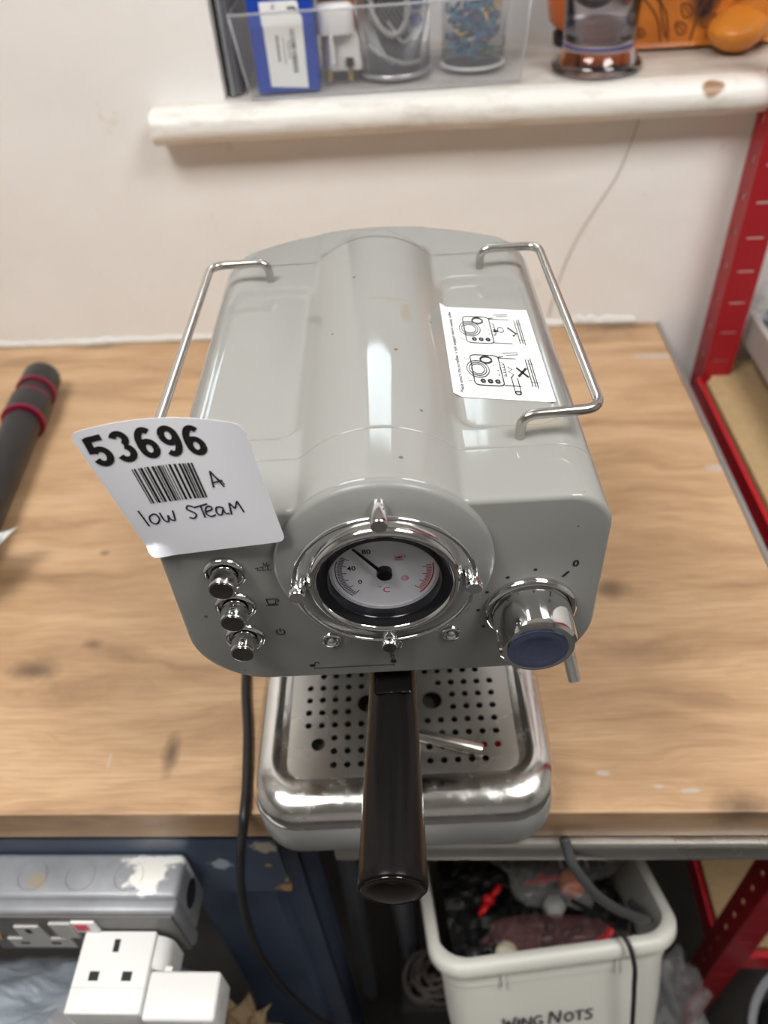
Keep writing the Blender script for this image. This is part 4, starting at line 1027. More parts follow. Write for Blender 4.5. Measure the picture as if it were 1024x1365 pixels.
# jar of rubber bands
jr = thing('band_jar', 'clear plastic jar on the sill right of the mesh cup', 'jar', (0.0600, 0.6930, ZO))
bm = NB(); lathe(bm, [(0.0290, 0.0006), (0.0325, 0.0020), (0.0335, 0.006), (0.0338, 0.100), (0.0322, 0.100), (0.0318, 0.007), (0.0290, 0.0035)], Matrix.Identity(4), 48); obj('jar_wall', bm, M_clear, jr, smooth=True, angle=50)
bm = NB(); tube(bm, [(0.0322 * math.cos(2 * PI * k / 48), 0.0322 * math.sin(2 * PI * k / 48), 0.0030) for k in range(48)], 0.0018, 8, True); obj('jar_foot', bm, mat('milky_foot', (0.62, 0.62, 0.60), 0.3), jr, smooth=True)
random.seed(11)
bandm = [mat('band_blue', (0.010, 0.10, 0.23), 0.5), mat('band_teal', (0.012, 0.17, 0.30), 0.5), mat('band_red', (0.40, 0.03, 0.05), 0.5), mat('band_yellow', (0.62, 0.36, 0.05), 0.5), mat('band_green', (0.03, 0.25, 0.07), 0.5)]
names = ['blue', 'blue', 'red', 'yellow', 'green']
for k in range(105):
    ci = random.choices([0, 1, 2, 3, 4], [11, 9, 3, 2, 1])[0]
    a = random.uniform(0, 2 * PI) if k % 3 == 0 else random.uniform(PI, 2 * PI)
    rr = random.uniform(0.010, 0.0205); cz = random.uniform(0.012, 0.088)
    cx_ = 0.0600 + rr * math.cos(a); cy_ = 0.6930 + rr * math.sin(a)
    r1 = random.uniform(0.006, 0.0115)
    rot = Matrix.Rotation(random.uniform(0, PI), 4, 'Z') @ Matrix.Rotation(random.uniform(0, PI), 4, 'X')
    pts = []
    for j in range(14):
        b = 2 * PI * j / 14; p = rot @ Vector((r1 * 1.25 * math.cos(b), r1 * 0.55 * math.sin(b), 0.002 * math.sin(2 * b + k)))
        pts.append(p)
    for p in pts:   # stay inside the jar
        X_ = p.x + cx_ - 0.0600; Y_ = p.y + cy_ - 0.6930; d = math.hypot(X_, Y_)
        if d > 0.0292: p.x -= X_ * (1 - 0.0292 / d); p.y -= Y_ * (1 - 0.0292 / d)
        p.z = max(p.z, 0.008 - cz)
    bm = NB(); tube(bm, pts, 0.0013 if ci != 3 else 0.0015, 5, True)
    o = obj('rubber_band', bm, bandm[ci], None, smooth=True); o.location = (cx_, cy_, ZO + cz)
    tag(o, {'blue': 'blue rubber band tangled in the clear jar on the sill', 'red': 'red rubber band tangled in the clear jar on the sill', 'yellow': 'yellow rubber band tangled in the clear jar on the sill', 'green': 'green rubber band tangled in the clear jar on the sill'}[names[ci]], 'rubber band', names[ci] + ' rubber bands in the jar')
# beaker
bk = thing('clear_beaker', 'tall clear plastic beaker with flared foot on the window sill', 'beaker', (0.1850, 0.6620, ZS))
bm = NB()
lathe(bm, [(0.0430, 0.0008), (0.0455, 0.0020), (0.0455, 0.0060), (0.0425, 0.0100), (0.0365, 0.0165), (0.0345, 0.0230), (0.0350, 0.0260), (0.0395, 0.120), (0.0400, 0.150), (0.0385, 0.150), (0.0378, 0.120), (0.0333, 0.0285), (0.0300, 0.0265)], Matrix.Identity(4), 64)
obj('beaker_wall', bm, M_smoke, bk, smooth=True, angle=60)
bm = NB(); tube(bm, [(0.0352 * math.cos(2 * PI * k / 64), 0.0352 * math.sin(2 * PI * k / 64), 0.0240) for k in range(64)], 0.0009, 6, True); obj('blue_seam', bm, mat('blue_seam', (0.04, 0.05, 0.28), 0.2), bk, smooth=True)
# terracotta pot behind beaker
tp = thing('terracotta_pot', 'round orange pot with dark foot standing behind the clear beaker', 'pot', (0.187, 0.775, ZS))
bm = NB(); lathe(bm, [(0.026, 0.012), (0.036, 0.022), (0.042, 0.05), (0.044, 0.10), (0.040, 0.10), (0.038, 0.05)], Matrix.Identity(4), 40); obj('pot_body', bm, M_orange, tp, smooth=True, angle=50)
bm = NB(); lathe(bm, [(0.030, 0), (0.031, 0.010), (0.026, 0.0118)], Matrix.Identity(4), 40); obj('pot_foot', bm, M_dark, tp, smooth=True, angle=50)
# carved orange planter
pl_ = thing('carved_planter', 'glazed orange ceramic planter carved with leaves, at the right of the sill', 'planter', (0.315, 0.745, ZS))
bm = NB(); 
loft(bm, [[Vector((u, v, z)) for u, v in rrect(-0.090 + i, 0.09 - i, -0.030 + i, 0.045 - i, 0.014, 6)] for z, i in ((0.0005, 0.004), (0.003, 0.0), (0.006, 0.0015), (0.010, 0.0030), (0.16, 0.002), (0.165, 0.006))], True, True)
pb = obj('planter_body', bm, M_terra, pl_, smooth=True, angle=40)
bm = NB(); res = bmesh.ops.create_uvsphere(bm, u_segments=32, v_segments=20, radius=1)
for v in res['verts']:
    p = v.co.copy(); v.co = Vector((0.016 + p.x * 0.028 + 0.014 * max(p.z, 0), -0.052 + p.y * 0.030 + 0.012 * max(p.z, 0), 0.0215 + p.z * 0.021))
obj('rounded_foot', bm, mat('orange_glaze', (0.68, 0.24, 0.03), 0.3), pl_, smooth=True)
bm = NB()
lathe(bm, [(0.024, 0.0), (0.022, 0.05), (0.026, 0.10), (0.03, 0.15)], Matrix.Translation((0.036, -0.040, 0.018)) @ Matrix.Rotation(math.radians(14), 4, 'Y'), 32)
obj('curved_leg', bm, M_terra, pl_, smooth=True, angle=40)
bm = NB()
def vine(pts, r=0.0008): tube(bm, smooth_path([(a, -0.0275, b) for a, b in pts], 6), r, 6)
vine([(-0.022, 0.004), (-0.018, 0.03), (-0.008, 0.06), (0.0, 0.11)], 0.0011)
vine([(-0.078, 0.05), (-0.060, 0.03), (-0.052, 0.006)]); vine([(-0.070, 0.055), (-0.052, 0.035), (-0.044, 0.006)]); vine([(-0.056, 0.10), (-0.060, 0.05), (-0.048, 0.012)])
for (cx_, cz, a_, L2) in ((-0.034, 0.020, 2.4, 0.015), (-0.031, 0.036, 2.3, 0.016), (-0.024, 0.052, 2.3, 0.015), (-0.006, 0.026, 0.6, 0.016), (-0.004, 0.042, 0.8, 0.017), (0.002, 0.058, 0.7, 0.016), (-0.076, 0.018, 2.6, 0.012), (-0.030, 0.072, 2.2, 0.013), (0.012, 0.075, 0.6, 0.013), (-0.012, 0.088, 1.6, 0.012), (0.000, 0.012, 0.3, 0.012), (0.035, 0.055, 0.5, 0.016), (0.045, 0.08, 0.9, 0.016)):
    lp = []
    for k in range(13):
        t = 2 * PI * k / 12; x_ = L2 * 0.5 * math.cos(t); y_ = L2 * 0.30 * math.sin(t) * (1 - 0.35 * math.cos(t))
        lp.append((cx_ + x_ * math.cos(a_) - y_ * math.sin(a_), -0.0275, cz + x_ * math.sin(a_) + y_ * math.cos(a_)))
    tube(bm, lp[:-1], 0.0007, 5, True)
    tube(bm, [(cx_ - L2 * 0.4 * math.cos(a_), -0.0275, cz - L2 * 0.4 * math.sin(a_)), (cx_ + L2 * 0.35 * math.cos(a_), -0.0275, cz + L2 * 0.35 * math.sin(a_))], 0.0005, 5)
obj('carved_leaves', bm, M_terrad, pl_, smooth=True)

# ================================================================ RED SHELVING
rack = thing('shelving_unit', 'red boltless shelving unit with chipboard shelves right of the workbench', 'shelving', (0.335, 0.1, ZF))
def slotted_post(name, x0, y0, sy, z0=ZF + 0.002, z1=1.1):
    """angle post: one flange facing left (normal -x), one facing the viewer (normal -y)"""
    bm = NB(); t = 0.0016; F1 = 0.034
    zs = z0
    # front-facing flange: strips around horizontal slots
    pitch = 0.0385
    k = 0
    while zs < z1 - pitch:
        zn = zs + pitch
        a, b = zs + pitch * 0.5 - 0.0010, zs + pitch * 0.5 + 0.0010
        box(bm, (x0, y0, zs), (x0 + F1, y0 + t, a)); box(bm, (x0, y0, b), (x0 + F1, y0 + t, zn))
        box(bm, (x0, y0, a), (x0 + 0.009, y0 + t, b)); box(bm, (x0 + F1 - 0.007, y0, a), (x0 + F1, y0 + t, b))
        y1 = y0 + t; ya = y0 + F1
        box(bm, (x0, y1, zs), (x0 + t, ya, a - 0.003)); box(bm, (x0, y1, b + 0.004), (x0 + t, ya, zn))
        box(bm, (x0, y1, a - 0.003), (x0 + t, y1 + 0.013, b + 0.004)); box(bm, (x0, y1 + 0.019, a - 0.003), (x0 + t, ya, b + 0.004))
        zs = zn
    o = ch(name, bm, M_red, rack)
    return o
slotted_post('post', 0.3435, 0.582, 1)
slotted_post('post', 0.3350, 0.078, 1)
slotted_post('post', 0.7900, 0.582, 1)
# dark liner seen through the slots is simply the far flange
def shelf_level(z, name='shelf_board'):
    bm = NB()
    L_ = [(0.366, 0.628 - 0.012), (0.352, 0.575), (0.3465, 0.570), (0.3465, 0.115), (0.37, 0.092), (0.79, 0.092), (0.79, 0.618)]
    loft(bm, [[Vector((x, y, zz)) for x, y in L_] for zz in (z, z + 0.009)], True, True)
    ch(name, bm, M_chip, rack)
    bm = NB(); box(bm, (0.3385, 0.1125, z - 0.030), (0.3405, 0.5815, z + 0.008)); box(bm, (0.3385, 0.1125, z - 0.0035), (0.352, 0.5815, z - 0.0012)); box(bm, (0.3365, 0.1125, z + 0.006), (0.3405, 0.5815, z + 0.009), 0.001)
    ch('side_beam', bm, M_redd, rack)
    bm = NB(); box(bm, (0.3695, 0.080, z - 0.030), (0.79, 0.082, z + 0.010)); box(bm, (0.3695, 0.082, z - 0.0035), (0.79, 0.0915, z - 0.0012)); ch('front_beam', bm, M_redd, rack)
shelf_level(-0.062); shelf_level(-0.56)
# pale metal edge of the drawer / tray standing on the shelf
tr_ = thing('metal_tray', 'pale grey metal tray on the chipboard shelf of the red rack', 'tray', (0.52, 0.35, -0.0525))
bm = NB(); box(bm, (-0.128, -0.22, 0.030), (-0.120, 0.262, 0.070), 0.002); obj('side_lip', bm, mat('pale_grey_metal', (0.52, 0.49, 0.45), 0.4, 0.2), tr_)
bm = NB(); box(bm, (-0.120, -0.22, 0.050), (0.2, 0.262, 0.055), 0.001); obj('tray_floor', bm, mat('dull_grey_metal', (0.22, 0.21, 0.20), 0.5, 0.2), tr_)
for sx_ in (-0.08, 0.18):
    for sy_ in (-0.2, 0.24):
        bm = NB(); box(bm, (sx_ - 0.01, sy_ - 0.01, 0.0004), (sx_ + 0.01, sy_ + 0.01, 0.0498), 0.001); obj('foot', bm, M_dkfr, tr_)
cbg = thing('parts_bag', 'clear plastic bag of small parts behind the red shelf post', 'bag', (0.425, 0.590, 0.0030))
bm = NB(); blob(bm, (0.0, 0, 0.024), (0.036, 0.030, 0.023), 0.35, 22, 4, 3); obj('bag_film', bm, M_bag, cbg, smooth=True)
bm = NB(); blob(bm, (-0.004, 0, 0.016), (0.020, 0.018, 0.010), 0.2, 20, 2, 5); obj('dark_part', bm, mat('navy_part', (0.05, 0.09, 0.2), 0.4), cbg, smooth=True)
bm = NB(); blob(bm, (0.012, 0.006, 0.034), (0.012, 0.010, 0.006), 0.2, 20, 2, 6); obj('yellow_part', bm, mat('pale_yellow_part', (0.75, 0.68, 0.30), 0.4), cbg, smooth=True)

# ================================================================ SOCKET BOX ON THE BENCH APRON
sk = thing('socket_box', 'grey metal-clad double socket box screwed under the worktop edge', 'socket', (-0.2605, -0.018, -0.138))
X0, X1 = -0.338, -0.187
ZT, ZBt, YFt = -0.0685, -0.1360, -0.0400
bm = NB(); box(bm, (X0, YFt + 0.010, ZBt), (X1, 0.0036, ZT), 0.0050, 4); ch('back_box', bm, M_alu, sk, smooth=True, angle=40)
bm = NB(); box(bm, (X0 - 0.0012, YFt, ZBt - 0.001), (X1 + 0.0012, YFt + 0.0115, ZT + 0.0008), 0.0035, 3); ch('front_rim', bm, M_alu, sk, smooth=True, angle=40)
bm = NB(); box(bm, (X0 + 0.001, YFt - 0.0022, ZBt + 0.001), (X1 - 0.001, YFt - 0.0001, ZT - 0.001), 0.0009); ch('face_plate', bm, M_plate, sk)
for x in (-0.2985, -0.2625, -0.2260):
    bm = NB(); tube(bm, [(x + 0.0105 * math.cos(2 * PI * k / 40), -0.0135 + 0.0105 * math.sin(2 * PI * k / 40), ZT + 0.0002) for k in range(40)], 0.00045, 5, True); ch('knockout', bm, M_alu, sk, smooth=True)
bm = NB(); lathe(bm, [(0.0105, 0), (0.0105, 0.0006)], frame((X1 - 0.0002, -0.014, -0.100), (1, 0, 0)), 32); ch('side_hole', bm, M_slot, sk)
# T-shaped outlet insert, left
def fy(y): return lambda a, b: Vector((a, y, b))
bm = NB()
T = [(-0.300 + a, -0.102 + b) for a, b in ((-0.008, 0.018), (0.010, 0.018), (0.011, -0.006), (0.026, -0.006), (0.026, -0.023), (-0.022, -0.023), (-0.022, -0.006), (-0.010, -0.006))]
f_ = [bm.verts.new((a, YFt - 0.0040, b)) for a, b in T]; b_ = [bm.verts.new((a, YFt - 0.0023, b)) for a, b in T]
bm.faces.new(f_); bm.faces.new(b_[::-1])
for i in range(8): bm.faces.new((f_[i], f_[(i + 1) % 8], b_[(i + 1) % 8], b_[i]))
ins = ch('outlet_insert', bm, M_ins, sk)
for (x, z, wx, wz) in ((-0.2992, -0.0915, 0.0020, 0.0040), (-0.3110, -0.1160, 0.0034, 0.0020), (-0.2870, -0.1160, 0.0034, 0.0020)):
    bm = NB(); box(bm, (x - wx, YFt - 0.0042, z - wz), (x + wx, YFt - 0.0038, z + wz)); ch('pin_slot', bm, M_slot, sk)
bm = NB(); box(bm, (-0.2795, YFt - 0.0048, -0.1040), (-0.2635, YFt - 0.0023, -0.0760), 0.0008); ch('rocker_switch', bm, M_ins, sk)
bm = NB(); box(bm, (-0.2625, YFt - 0.0048, -0.0920), (-0.2450, YFt - 0.0023, -0.0735), 0.0008); rk = ch('rocker_switch', bm, M_white, sk)
bm = NB(); box(bm, (-0.2600, YFt - 0.0054, -0.0860), (-0.2505, YFt - 0.0049, -0.0755), 0.0002); ch('red_marker', bm, M_redsw, sk)
bm = NB(); lathe(bm, [(0.0030, 0), (0.0030, 0.0010), (0.0022, 0.0014)], frame((-0.3285, YFt - 0.0024, -0.108), (0, -1, 0)), 20); ch('screw', bm, M_brass, sk, smooth=True, angle=40)

# three way adaptor
ad = thing('plug_adaptor', 'white three way plug adaptor pushed into the grey socket box', 'adaptor', (-0.231, -0.07, -0.17))
bm = NB()
def arect(x0, x1, y0, y1, z, i=0.0): return [Vector((a, b, z)) for a, b in ((x0 + i, y0 + i), (x1 - i, y0 + i), (x1 - i, y1 - i), (x0 + i, y1 - i))]
box(bm, (-0.2568, -0.0955, -0.150), (-0.2040, -0.0430, -0.0920), 0.0016, 3); ch('adaptor_body', bm, M_white, ad, smooth=True, angle=40)
bm = NB()
loft(bm, [[Vector((a, y, b)) for a, b in rrect(-0.2500, -0.1945, -0.150, -0.0945 - dz, 0.016, 8)] for y, dz in ((-0.0660, 0.002), (-0.0640, 0.0), (-0.0460, 0.0), (-0.0445, 0.001))], True, True)
ch('adaptor_back', bm, M_white, ad, smooth=True, angle=40)
for (x, y, wx, wy) in ((-0.2310, -0.0530, 0.0022, 0.0042), (-0.2420, -0.0725, 0.0035, 0.0030), (-0.2185, -0.0725, 0.0035, 0.0030)):
    bm = NB(); box(bm, (x - wx, y - wy, -0.0921), (x + wx, y + wy, -0.09185)); ch('pin_slot', bm, M_slot, ad)
bm = NB(); box(bm, (-0.2562, -0.0800, -0.0921), (-0.2046, -0.0796, -0.09188)); ch('joint_line', bm, M_ins, ad)
bm = NB(); box(bm, (-0.1946, -0.0700, -0.108), (-0.1890, -0.0640, -0.0980), 0.0008); ch('side_tab', bm, M_white, ad)
bm = NB(); text2d(bm, '13A  BS1363/3  220-250V', -0.2485, -0.0975, 0.0020, plane_map((0, -0.09555, -0.0), (1, 0, 0), (0, 0, 1)), width=0.034); ch_t = flat('moulded_text', bm, M_ins, None); ch_t.parent = ad; ch_t.matrix_parent_inverse = Matrix.Translation(-Vector(ad.location))
# charger
chg = thing('usb_charger', 'white block phone charger plugged into the side of the adaptor', 'charger', (-0.18, -0.085, -0.13), 0)
bm = NB(); box(bm, (-0.2030, -0.0985, -0.1290), (-0.1525, -0.0680, -0.0935), 0.0028, 4); o = ch('charger_body', bm, M_white, chg, smooth=True, angle=40)
bm = NB(); ribbon(bm, [(-0.0880, -0.1080), (-0.0800, -0.1080)], 0.0016, lambda a, b: Vector((-0.15232, a, b))); o = flat('grey_print', bm, M_ins, None); o.parent = chg; o.matrix_parent_inverse = Matrix.Translation(-Vector(chg.location))
bm = NB(); lathe(bm, [(0.0030, 0), (0.0030, 0.007), (0.0020, 0.016)], frame((-0.1640, -0.0984, -0.118), (0, -1, -0.4)), 20); ch('cable_plug', bm, M_white, chg, smooth=True, angle=40)

# ================================================================ BELOW, LEFT
ml = thing('mailing_bag', 'pale blue grey plastic mailing bag lying below the socket box', 'bag', (-0.36, -0.03, -0.449))
bm = NB(); 
nn_ = 40; g = {}
for i in range(nn_ + 1):
    for j in range(nn_ + 1):
        x = -0.16 + 0.26 * i / nn_; y = -0.13 + 0.19 * j / nn_
        s = i / nn_; t = j / nn_; edge = (s * (1 - s) * t * (1 - t) * 16) ** 0.35
        z = 0.150 * edge + 0.012 * noise.noise(Vector((x * 26, y * 40, 0))) + 0.004 * noise.noise(Vector((x * 80, y * 110, 2)))
        g[i, j] = (x, y, z, 0.0 - 0.0 * edge)
top = {k: bm.verts.new((p[0], p[1], p[2])) for k, p in g.items()}; bot = {k: bm.verts.new((p[0], p[1], -0.004)) for k, p in g.items()}
for i in range(nn_):
    for j in range(nn_):
        bm.faces.new((top[i, j], top[i + 1, j], top[i + 1, j + 1], top[i, j + 1])); bm.faces.new((bot[i, j], bot[i, j + 1], bot[i + 1, j + 1], bot[i + 1, j]))
for k in range(nn_):
    bm.faces.new((top[k, 0], bot[k, 0], bot[k + 1, 0], top[k + 1, 0])); bm.faces.new((top[k, nn_], top[k + 1, nn_], bot[k + 1, nn_], bot[k, nn_]))
    bm.faces.new((top[0, k], top[0, k + 1], bot[0, k + 1], bot[0, k])); bm.faces.new((top[nn_, k], bot[nn_, k], bot[nn_, k + 1], top[nn_, k + 1]))
obj('bag_film', bm, M_mail, ml, smooth=True)
bm = NB()
def onbag(x, y):
    i = min(max((x + 0.16) / 0.26 * nn_, 0), nn_ - 0.001); j = min(max((y + 0.13) / 0.19 * nn_, 0), nn_ - 0.001)
    i0, j0 = int(i), int(j); fi, fj = i - i0, j - j0
    return (g[i0, j0][2] * (1 - fi) + g[i0 + 1, j0][2] * fi) * (1 - fj) + (g[i0, j0 + 1][2] * (1 - fi) + g[i0 + 1, j0 + 1][2] * fi) * fj
def lbg(a, b, off=0.0012):
    ca, sa = math.cos(1.05), math.sin(1.05); x = 0.004 + a * ca - b * sa; y = -0.048 + a * sa + b * ca
    return Vector((x, y, onbag(x, y) + off))
for i in range(10):
    for j in range(8):
        poly(bm, [(0.008 * (i + a), 0.006 * (j + b) - 0.03) for a, b in ((0, 0), (1, 0), (1, 1), (0, 1))], lbg)
lb = flat('address_label', bm, mat('pale_label', (0.46, 0.47, 0.48), 0.3), ml)
bm = NB(); text2d(bm, 'REA', 0.030, -0.022, 0.010, lambda a, b: lbg(a, b, 0.0018), bold=0.02); text2d(bm, '2.A', 0.008, -0.024, 0.007, lambda a, b: lbg(a, b, 0.0018), bold=0.01)
flat('label_print', bm, M_ink, lb)
bx = thing('storage_crate', 'dark grey crate standing on the floor beneath the mailing bag', 'crate', (-0.36, -0.03, ZF))
bm = NB(); box(bm, (-0.22, -0.16, 0.001), (0.115, 0.04, 0.4455), 0.006); obj('crate_body', bm, M_dkfr, bx)
bm = NB(); box(bm, (-0.22, -0.162, 0.40), (0.115, -0.1602, 0.42), 0.0005); obj('crate_rib', bm, M_dark, bx)
cp = thing('crumpled_paper', 'crumpled brown packing paper low down beside the white charger', 'paper', (-0.172, -0.055, -0.30))
bm = NB(); blob(bm, (-0.010, -0.004, -0.006), (0.027, 0.022, 0.022), 0.36, 34, 4, 9)
for v in bm.verts: v.co += Vector((noise.noise(v.co * 90), noise.noise(v.co * 90 + Vector((5, 0, 0))), noise.noise(v.co * 90 + Vector((0, 7, 0))))) * 0.008
obj('paper_mass', bm, M_brown, cp, smooth=False)
bm = NB(); box(bm, (-0.055, -0.035, -0.598), (0.006, 0.020, -0.026), 0.004)
obj('brown_sack', bm, mat('brown_sack', (0.05, 0.04, 0.03), 0.8), cp)

# ================================================================ BELOW, MIDDLE: pipes and wing nut tub
pipes = [((-0.055, 0.16, -0.10), (-0.035, 0.12, ZF + 0.012), 0.013, 'slim grey pipe standing just left of the white tub'), ((-0.105, 0.15, -0.20), (-0.110, 0.13, ZF + 0.012), 0.012, 'slim grey pipe standing beside the blue bench leg'),
         ((-0.085, 0.19, -0.10), (-0.045, 0.17, ZF + 0.012), 0.009, 'thin grey rod leaning behind the upright pipes'), ((-0.030, 0.20, -0.12), (-0.020, 0.20, ZF + 0.012), 0.008, 'thin upright rod nearest the white tub')]
for a, b, r_, l_ in pipes:
    a = Vector(a); b = Vector(b); t = thing('grey_pipe', l_, 'pipe', (b.x, b.y, ZF), 0, 'grey pipes under the bench')
    bm = NB(); Ld = (a - b).length; lathe(bm, [(r_ * 0.8, 0.0), (r_, 0.0), (r_, Ld), (r_ * 0.8, Ld), (r_ * 0.8, Ld - 0.03)], frame((0, 0, 0.012), a - b), 20); obj('pipe_body', bm, M_tubeg, t, smooth=True, angle=40)
bm = NB(); tube(bm, smooth_path([(-0.185, 0.235, -0.55), (-0.15, 0.235, -0.47), (-0.10, 0.235, -0.410), (-0.04, 0.235, -0.385), (0.01, 0.24, -0.42), (0.00, 0.26, -0.65), (-0.02, 0.27, ZF + 0.010)], 8), 0.0085, 12)
tag(obj('waste_hose', bm, mat('pale_grey_hose', (0.30, 0.30, 0.30), 0.5), None, smooth=True), 'pale grey hose bending across the dark gap under the worktop', 'hose')
cl = thing('wire_bundle', 'dull bundle of coiled wire low beside the white tub', 'wire', (-0.012, 0.07, -0.60))
bm = NB()
random.seed(4)
for k in range(7):
    r1 = random.uniform(0.016, 0.03); rot = Matrix.Rotation(random.uniform(-0.7, 0.7), 4, 'X') @ Matrix.Rotation(random.uniform(-0.7, 0.7), 4, 'Y'); off = Vector((random.uniform(-0.012, 0.012), random.uniform(-0.012, 0.012), random.uniform(-0.01, 0.015)))
    tube(bm, [rot @ Vector((r1 * math.cos(2 * PI * j / 24), r1 * math.sin(2 * PI * j / 24), 0)) + off for j in range(24)], 0.0022, 6, True)
obj('wire_coil', bm, mat('dull_wire', (0.16, 0.13, 0.12), 0.4), cl, smooth=True)
bm = NB(); box(bm, (-0.04, -0.03, -0.299), (0.04, 0.03, -0.03), 0.003); obj('dark_stand', bm, M_dark, cl)

# wing nut tub, tipped back so its front edge is raised
EX = Vector((0.991, 0.125, 0.0)).normalized(); th = math.radians(27)
ED = Vector((-0.125 * math.cos(th), 0.991 * math.cos(th), -math.sin(th))).normalized(); EN = EX.cross(ED).normalized()
TO = Vector((0.0990, -0.0240, -0.2035))
TM = Matrix(((EX.x, ED.x, EN.x, TO.x), (EX.y, ED.y, EN.y, TO.y), (EX.z, ED.z, EN.z, TO.z), (0, 0, 0, 1)))
tubo = bpy.data.objects.new('parts_tub', None); COL.objects.link(tubo); tubo.matrix_world = TM
tag(tubo, 'white plastic tub marked WING NUTS under the worktop', 'tub')
bm = NB(); W2, D2 = 0.107, 0.21
def trr(i, z, r=0.030): return [Vector((a, b, z)) for a, b in rrect(-W2 + i, W2 - i, i, D2 - i, max(r - i * 0.5, 0.006), 10)]
loft(bm, [trr(0.007, -0.012), trr(0.001, -0.0125), trr(0.0, -0.010), trr(0.0, -0.003), trr(0.0018, 0.0), trr(0.0060, 0.0012), trr(0.0100, 0.0), trr(0.0112, -0.004), trr(0.0140, -0.06), trr(0.020, -0.135), trr(0.022, -0.1365)], False, True)
loft(bm, [trr(0.007, -0.012), trr(0.0078, -0.030), trr(0.0095, -0.0312), trr(0.0120, -0.08), trr(0.0175, -0.140)], False, True)
obj('tub_shell', bm, M_tub, tubo, smooth=True, angle=45)
for x in (-0.048, 0.048):
    bm = NB(); box(bm, (x - 0.0012, 0.0030, -0.0305), (x + 0.0012, 0.0085, -0.0125), 0.0005); obj('rib', bm, M_tub, tubo)
bm = NB(); ft_ = lambda a, b: Vector((a, 0.0080 + (-b) * 0.085 - 0.0009 * 0 , b))
ft_ = lambda a, b: Vector((a, 0.00895 + (-b - 0.031) * 0.05 - 0.0016, b))
# marker lettering WING NUTS, single strokes
def word(strokes, x0, y0, s):
    for st in strokes:
        for p_, q_ in zip(st, st[1:]): ribbon(bm, [(x0 + p_[0] * s, y0 + p_[1] * s), (x0 + q_[0] * s, y0 + q_[1] * s)], 0.0018, ft_)
W_ = [[(0, 1), (0.12, 0), (0.32, 0.75), (0.5, 0), (0.78, 1)]]
I_ = [[(0.15, 0.8), (0.1, 0.0)]]
N_ = [[(0.05, 0), (0.12, 0.85), (0.55, 0.02), (0.62, 0.85)]]
G_ = [[(0.6, 0.72), (0.35, 0.85), (0.1, 0.6), (0.08, 0.25), (0.3, 0.02), (0.58, 0.12), (0.58, 0.38), (0.35, 0.38)]]
NN = [[(0.0, 0), (0.15, 1.05), (0.6, 0.02), (0.75, 1.05)]]
O_ = [[(0.35, 0.8), (0.1, 0.6), (0.08, 0.25), (0.3, 0.02), (0.55, 0.2), (0.58, 0.6), (0.35, 0.8)]]
T_ = [[(0.0, 0.78), (0.6, 0.82)], [(0.3, 0.8), (0.26, 0.0)]]
S_ = [[(0.5, 0.75), (0.25, 0.85), (0.08, 0.62), (0.42, 0.36), (0.4, 0.1), (0.15, 0.0), (0.0, 0.12)]]
SC = 0.0140; x = -0.050; yb = -0.083
for L2, adv in ((W_, 0.82), (I_, 0.28), (N_, 0.72), (G_, 1.0), (NN, 0.92), (O_, 0.70), (T_, 0.62), (S_, 0.6)):
    word(L2, x, yb, SC); x += adv * SC
flat('marker_lettering', bm, M_pen, tubo)
bmx = thing('crate_support', 'black crate on the floor carrying the white wing nut tub', 'crate', (0.09, 0.05, ZF))
bm = NB(); box(bm, (-0.05, -0.145, 0.001), (0.10, 0.14, 0.42), 0.005); obj('crate_body', bm, M_dark, bmx)
bm = NB(); box(bm, (-0.045, 0.04, 0.4203), (0.08, 0.12, 0.478), 0.004); obj('upper_block', bm, M_dark, bmx)
# contents of the tub
def tl(p): return TM @ Vector(p)
def loose(name, label, cat, p, bmf, m, group=None):
    o = bpy.data.objects.new(name, None); COL.objects.link(o); o.location = tl(p); tag(o, label, cat, group)
    bm = NB(); bmf(bm); obj('body', bm, m, o, smooth=True); return o
bm = NB(); nf = 26
gg = [[bm.verts.new(tl((-0.083 + 0.166 * i / nf, 0.013 + 0.183 * j / nf, -0.050 + 0.012 * noise.noise(Vector((i * 0.45, j * 0.45, 0)))))) for i in range(nf + 1)] for j in range(nf + 1)]
for j in range(nf):
    for i in range(nf): bm.faces.new((gg[j][i], gg[j][i + 1], gg[j + 1][i + 1], gg[j + 1][i]))
tag(obj('black_fasteners', bm, M_dark, None), 'heap of small black fasteners filling the white tub', 'fasteners', kind='stuff')
def wing(bm, s=1.0, rot=0.0):
    mt_ = Matrix.Rotation(rot, 4, 'Z') @ Matrix.Rotation(0.5, 4, 'X')
    lathe(bm, [(0.004 * s, -0.006 * s), (0.005 * s, 0.0), (0.004 * s, 0.006 * s)], mt_, 12)
    for q_ in (-1, 1):
        bmt = Matrix.Translation((0, 0, 0)); blob(bm, mt_ @ Vector((q_ * 0.009 * s, 0, 0.004 * s)), (0.007 * s, 0.0028 * s, 0.0055 * s), 0, 1, 2, 0, mt_.to_3x3().to_4x4())
random.seed(21)
reds = [(-0.043, 0.100, -0.030, 0.9, 'red plastic wing nut at the left inside the white tub'), (0.012, 0.112, -0.026, 0.2, 'red plastic wing nut in the middle of the white tub'), (-0.012, 0.165, -0.030, 1.8, 'red plastic wing nut at the back of the white tub'), (-0.025, 0.022, -0.026, 0.4, 'red wing nut under the pinkish bag near the tub front'), (0.045, 0.030, -0.024, 1.1, 'red wing nut under the pinkish bag at the tub right')]
for (x, y, z, r_, l_) in reds: loose('wing_nut', l_, 'wing nut', (x, y, z), lambda b, r_=r_: wing(b, 1.15, r_), M_redp, 'red wing nuts in the tub')
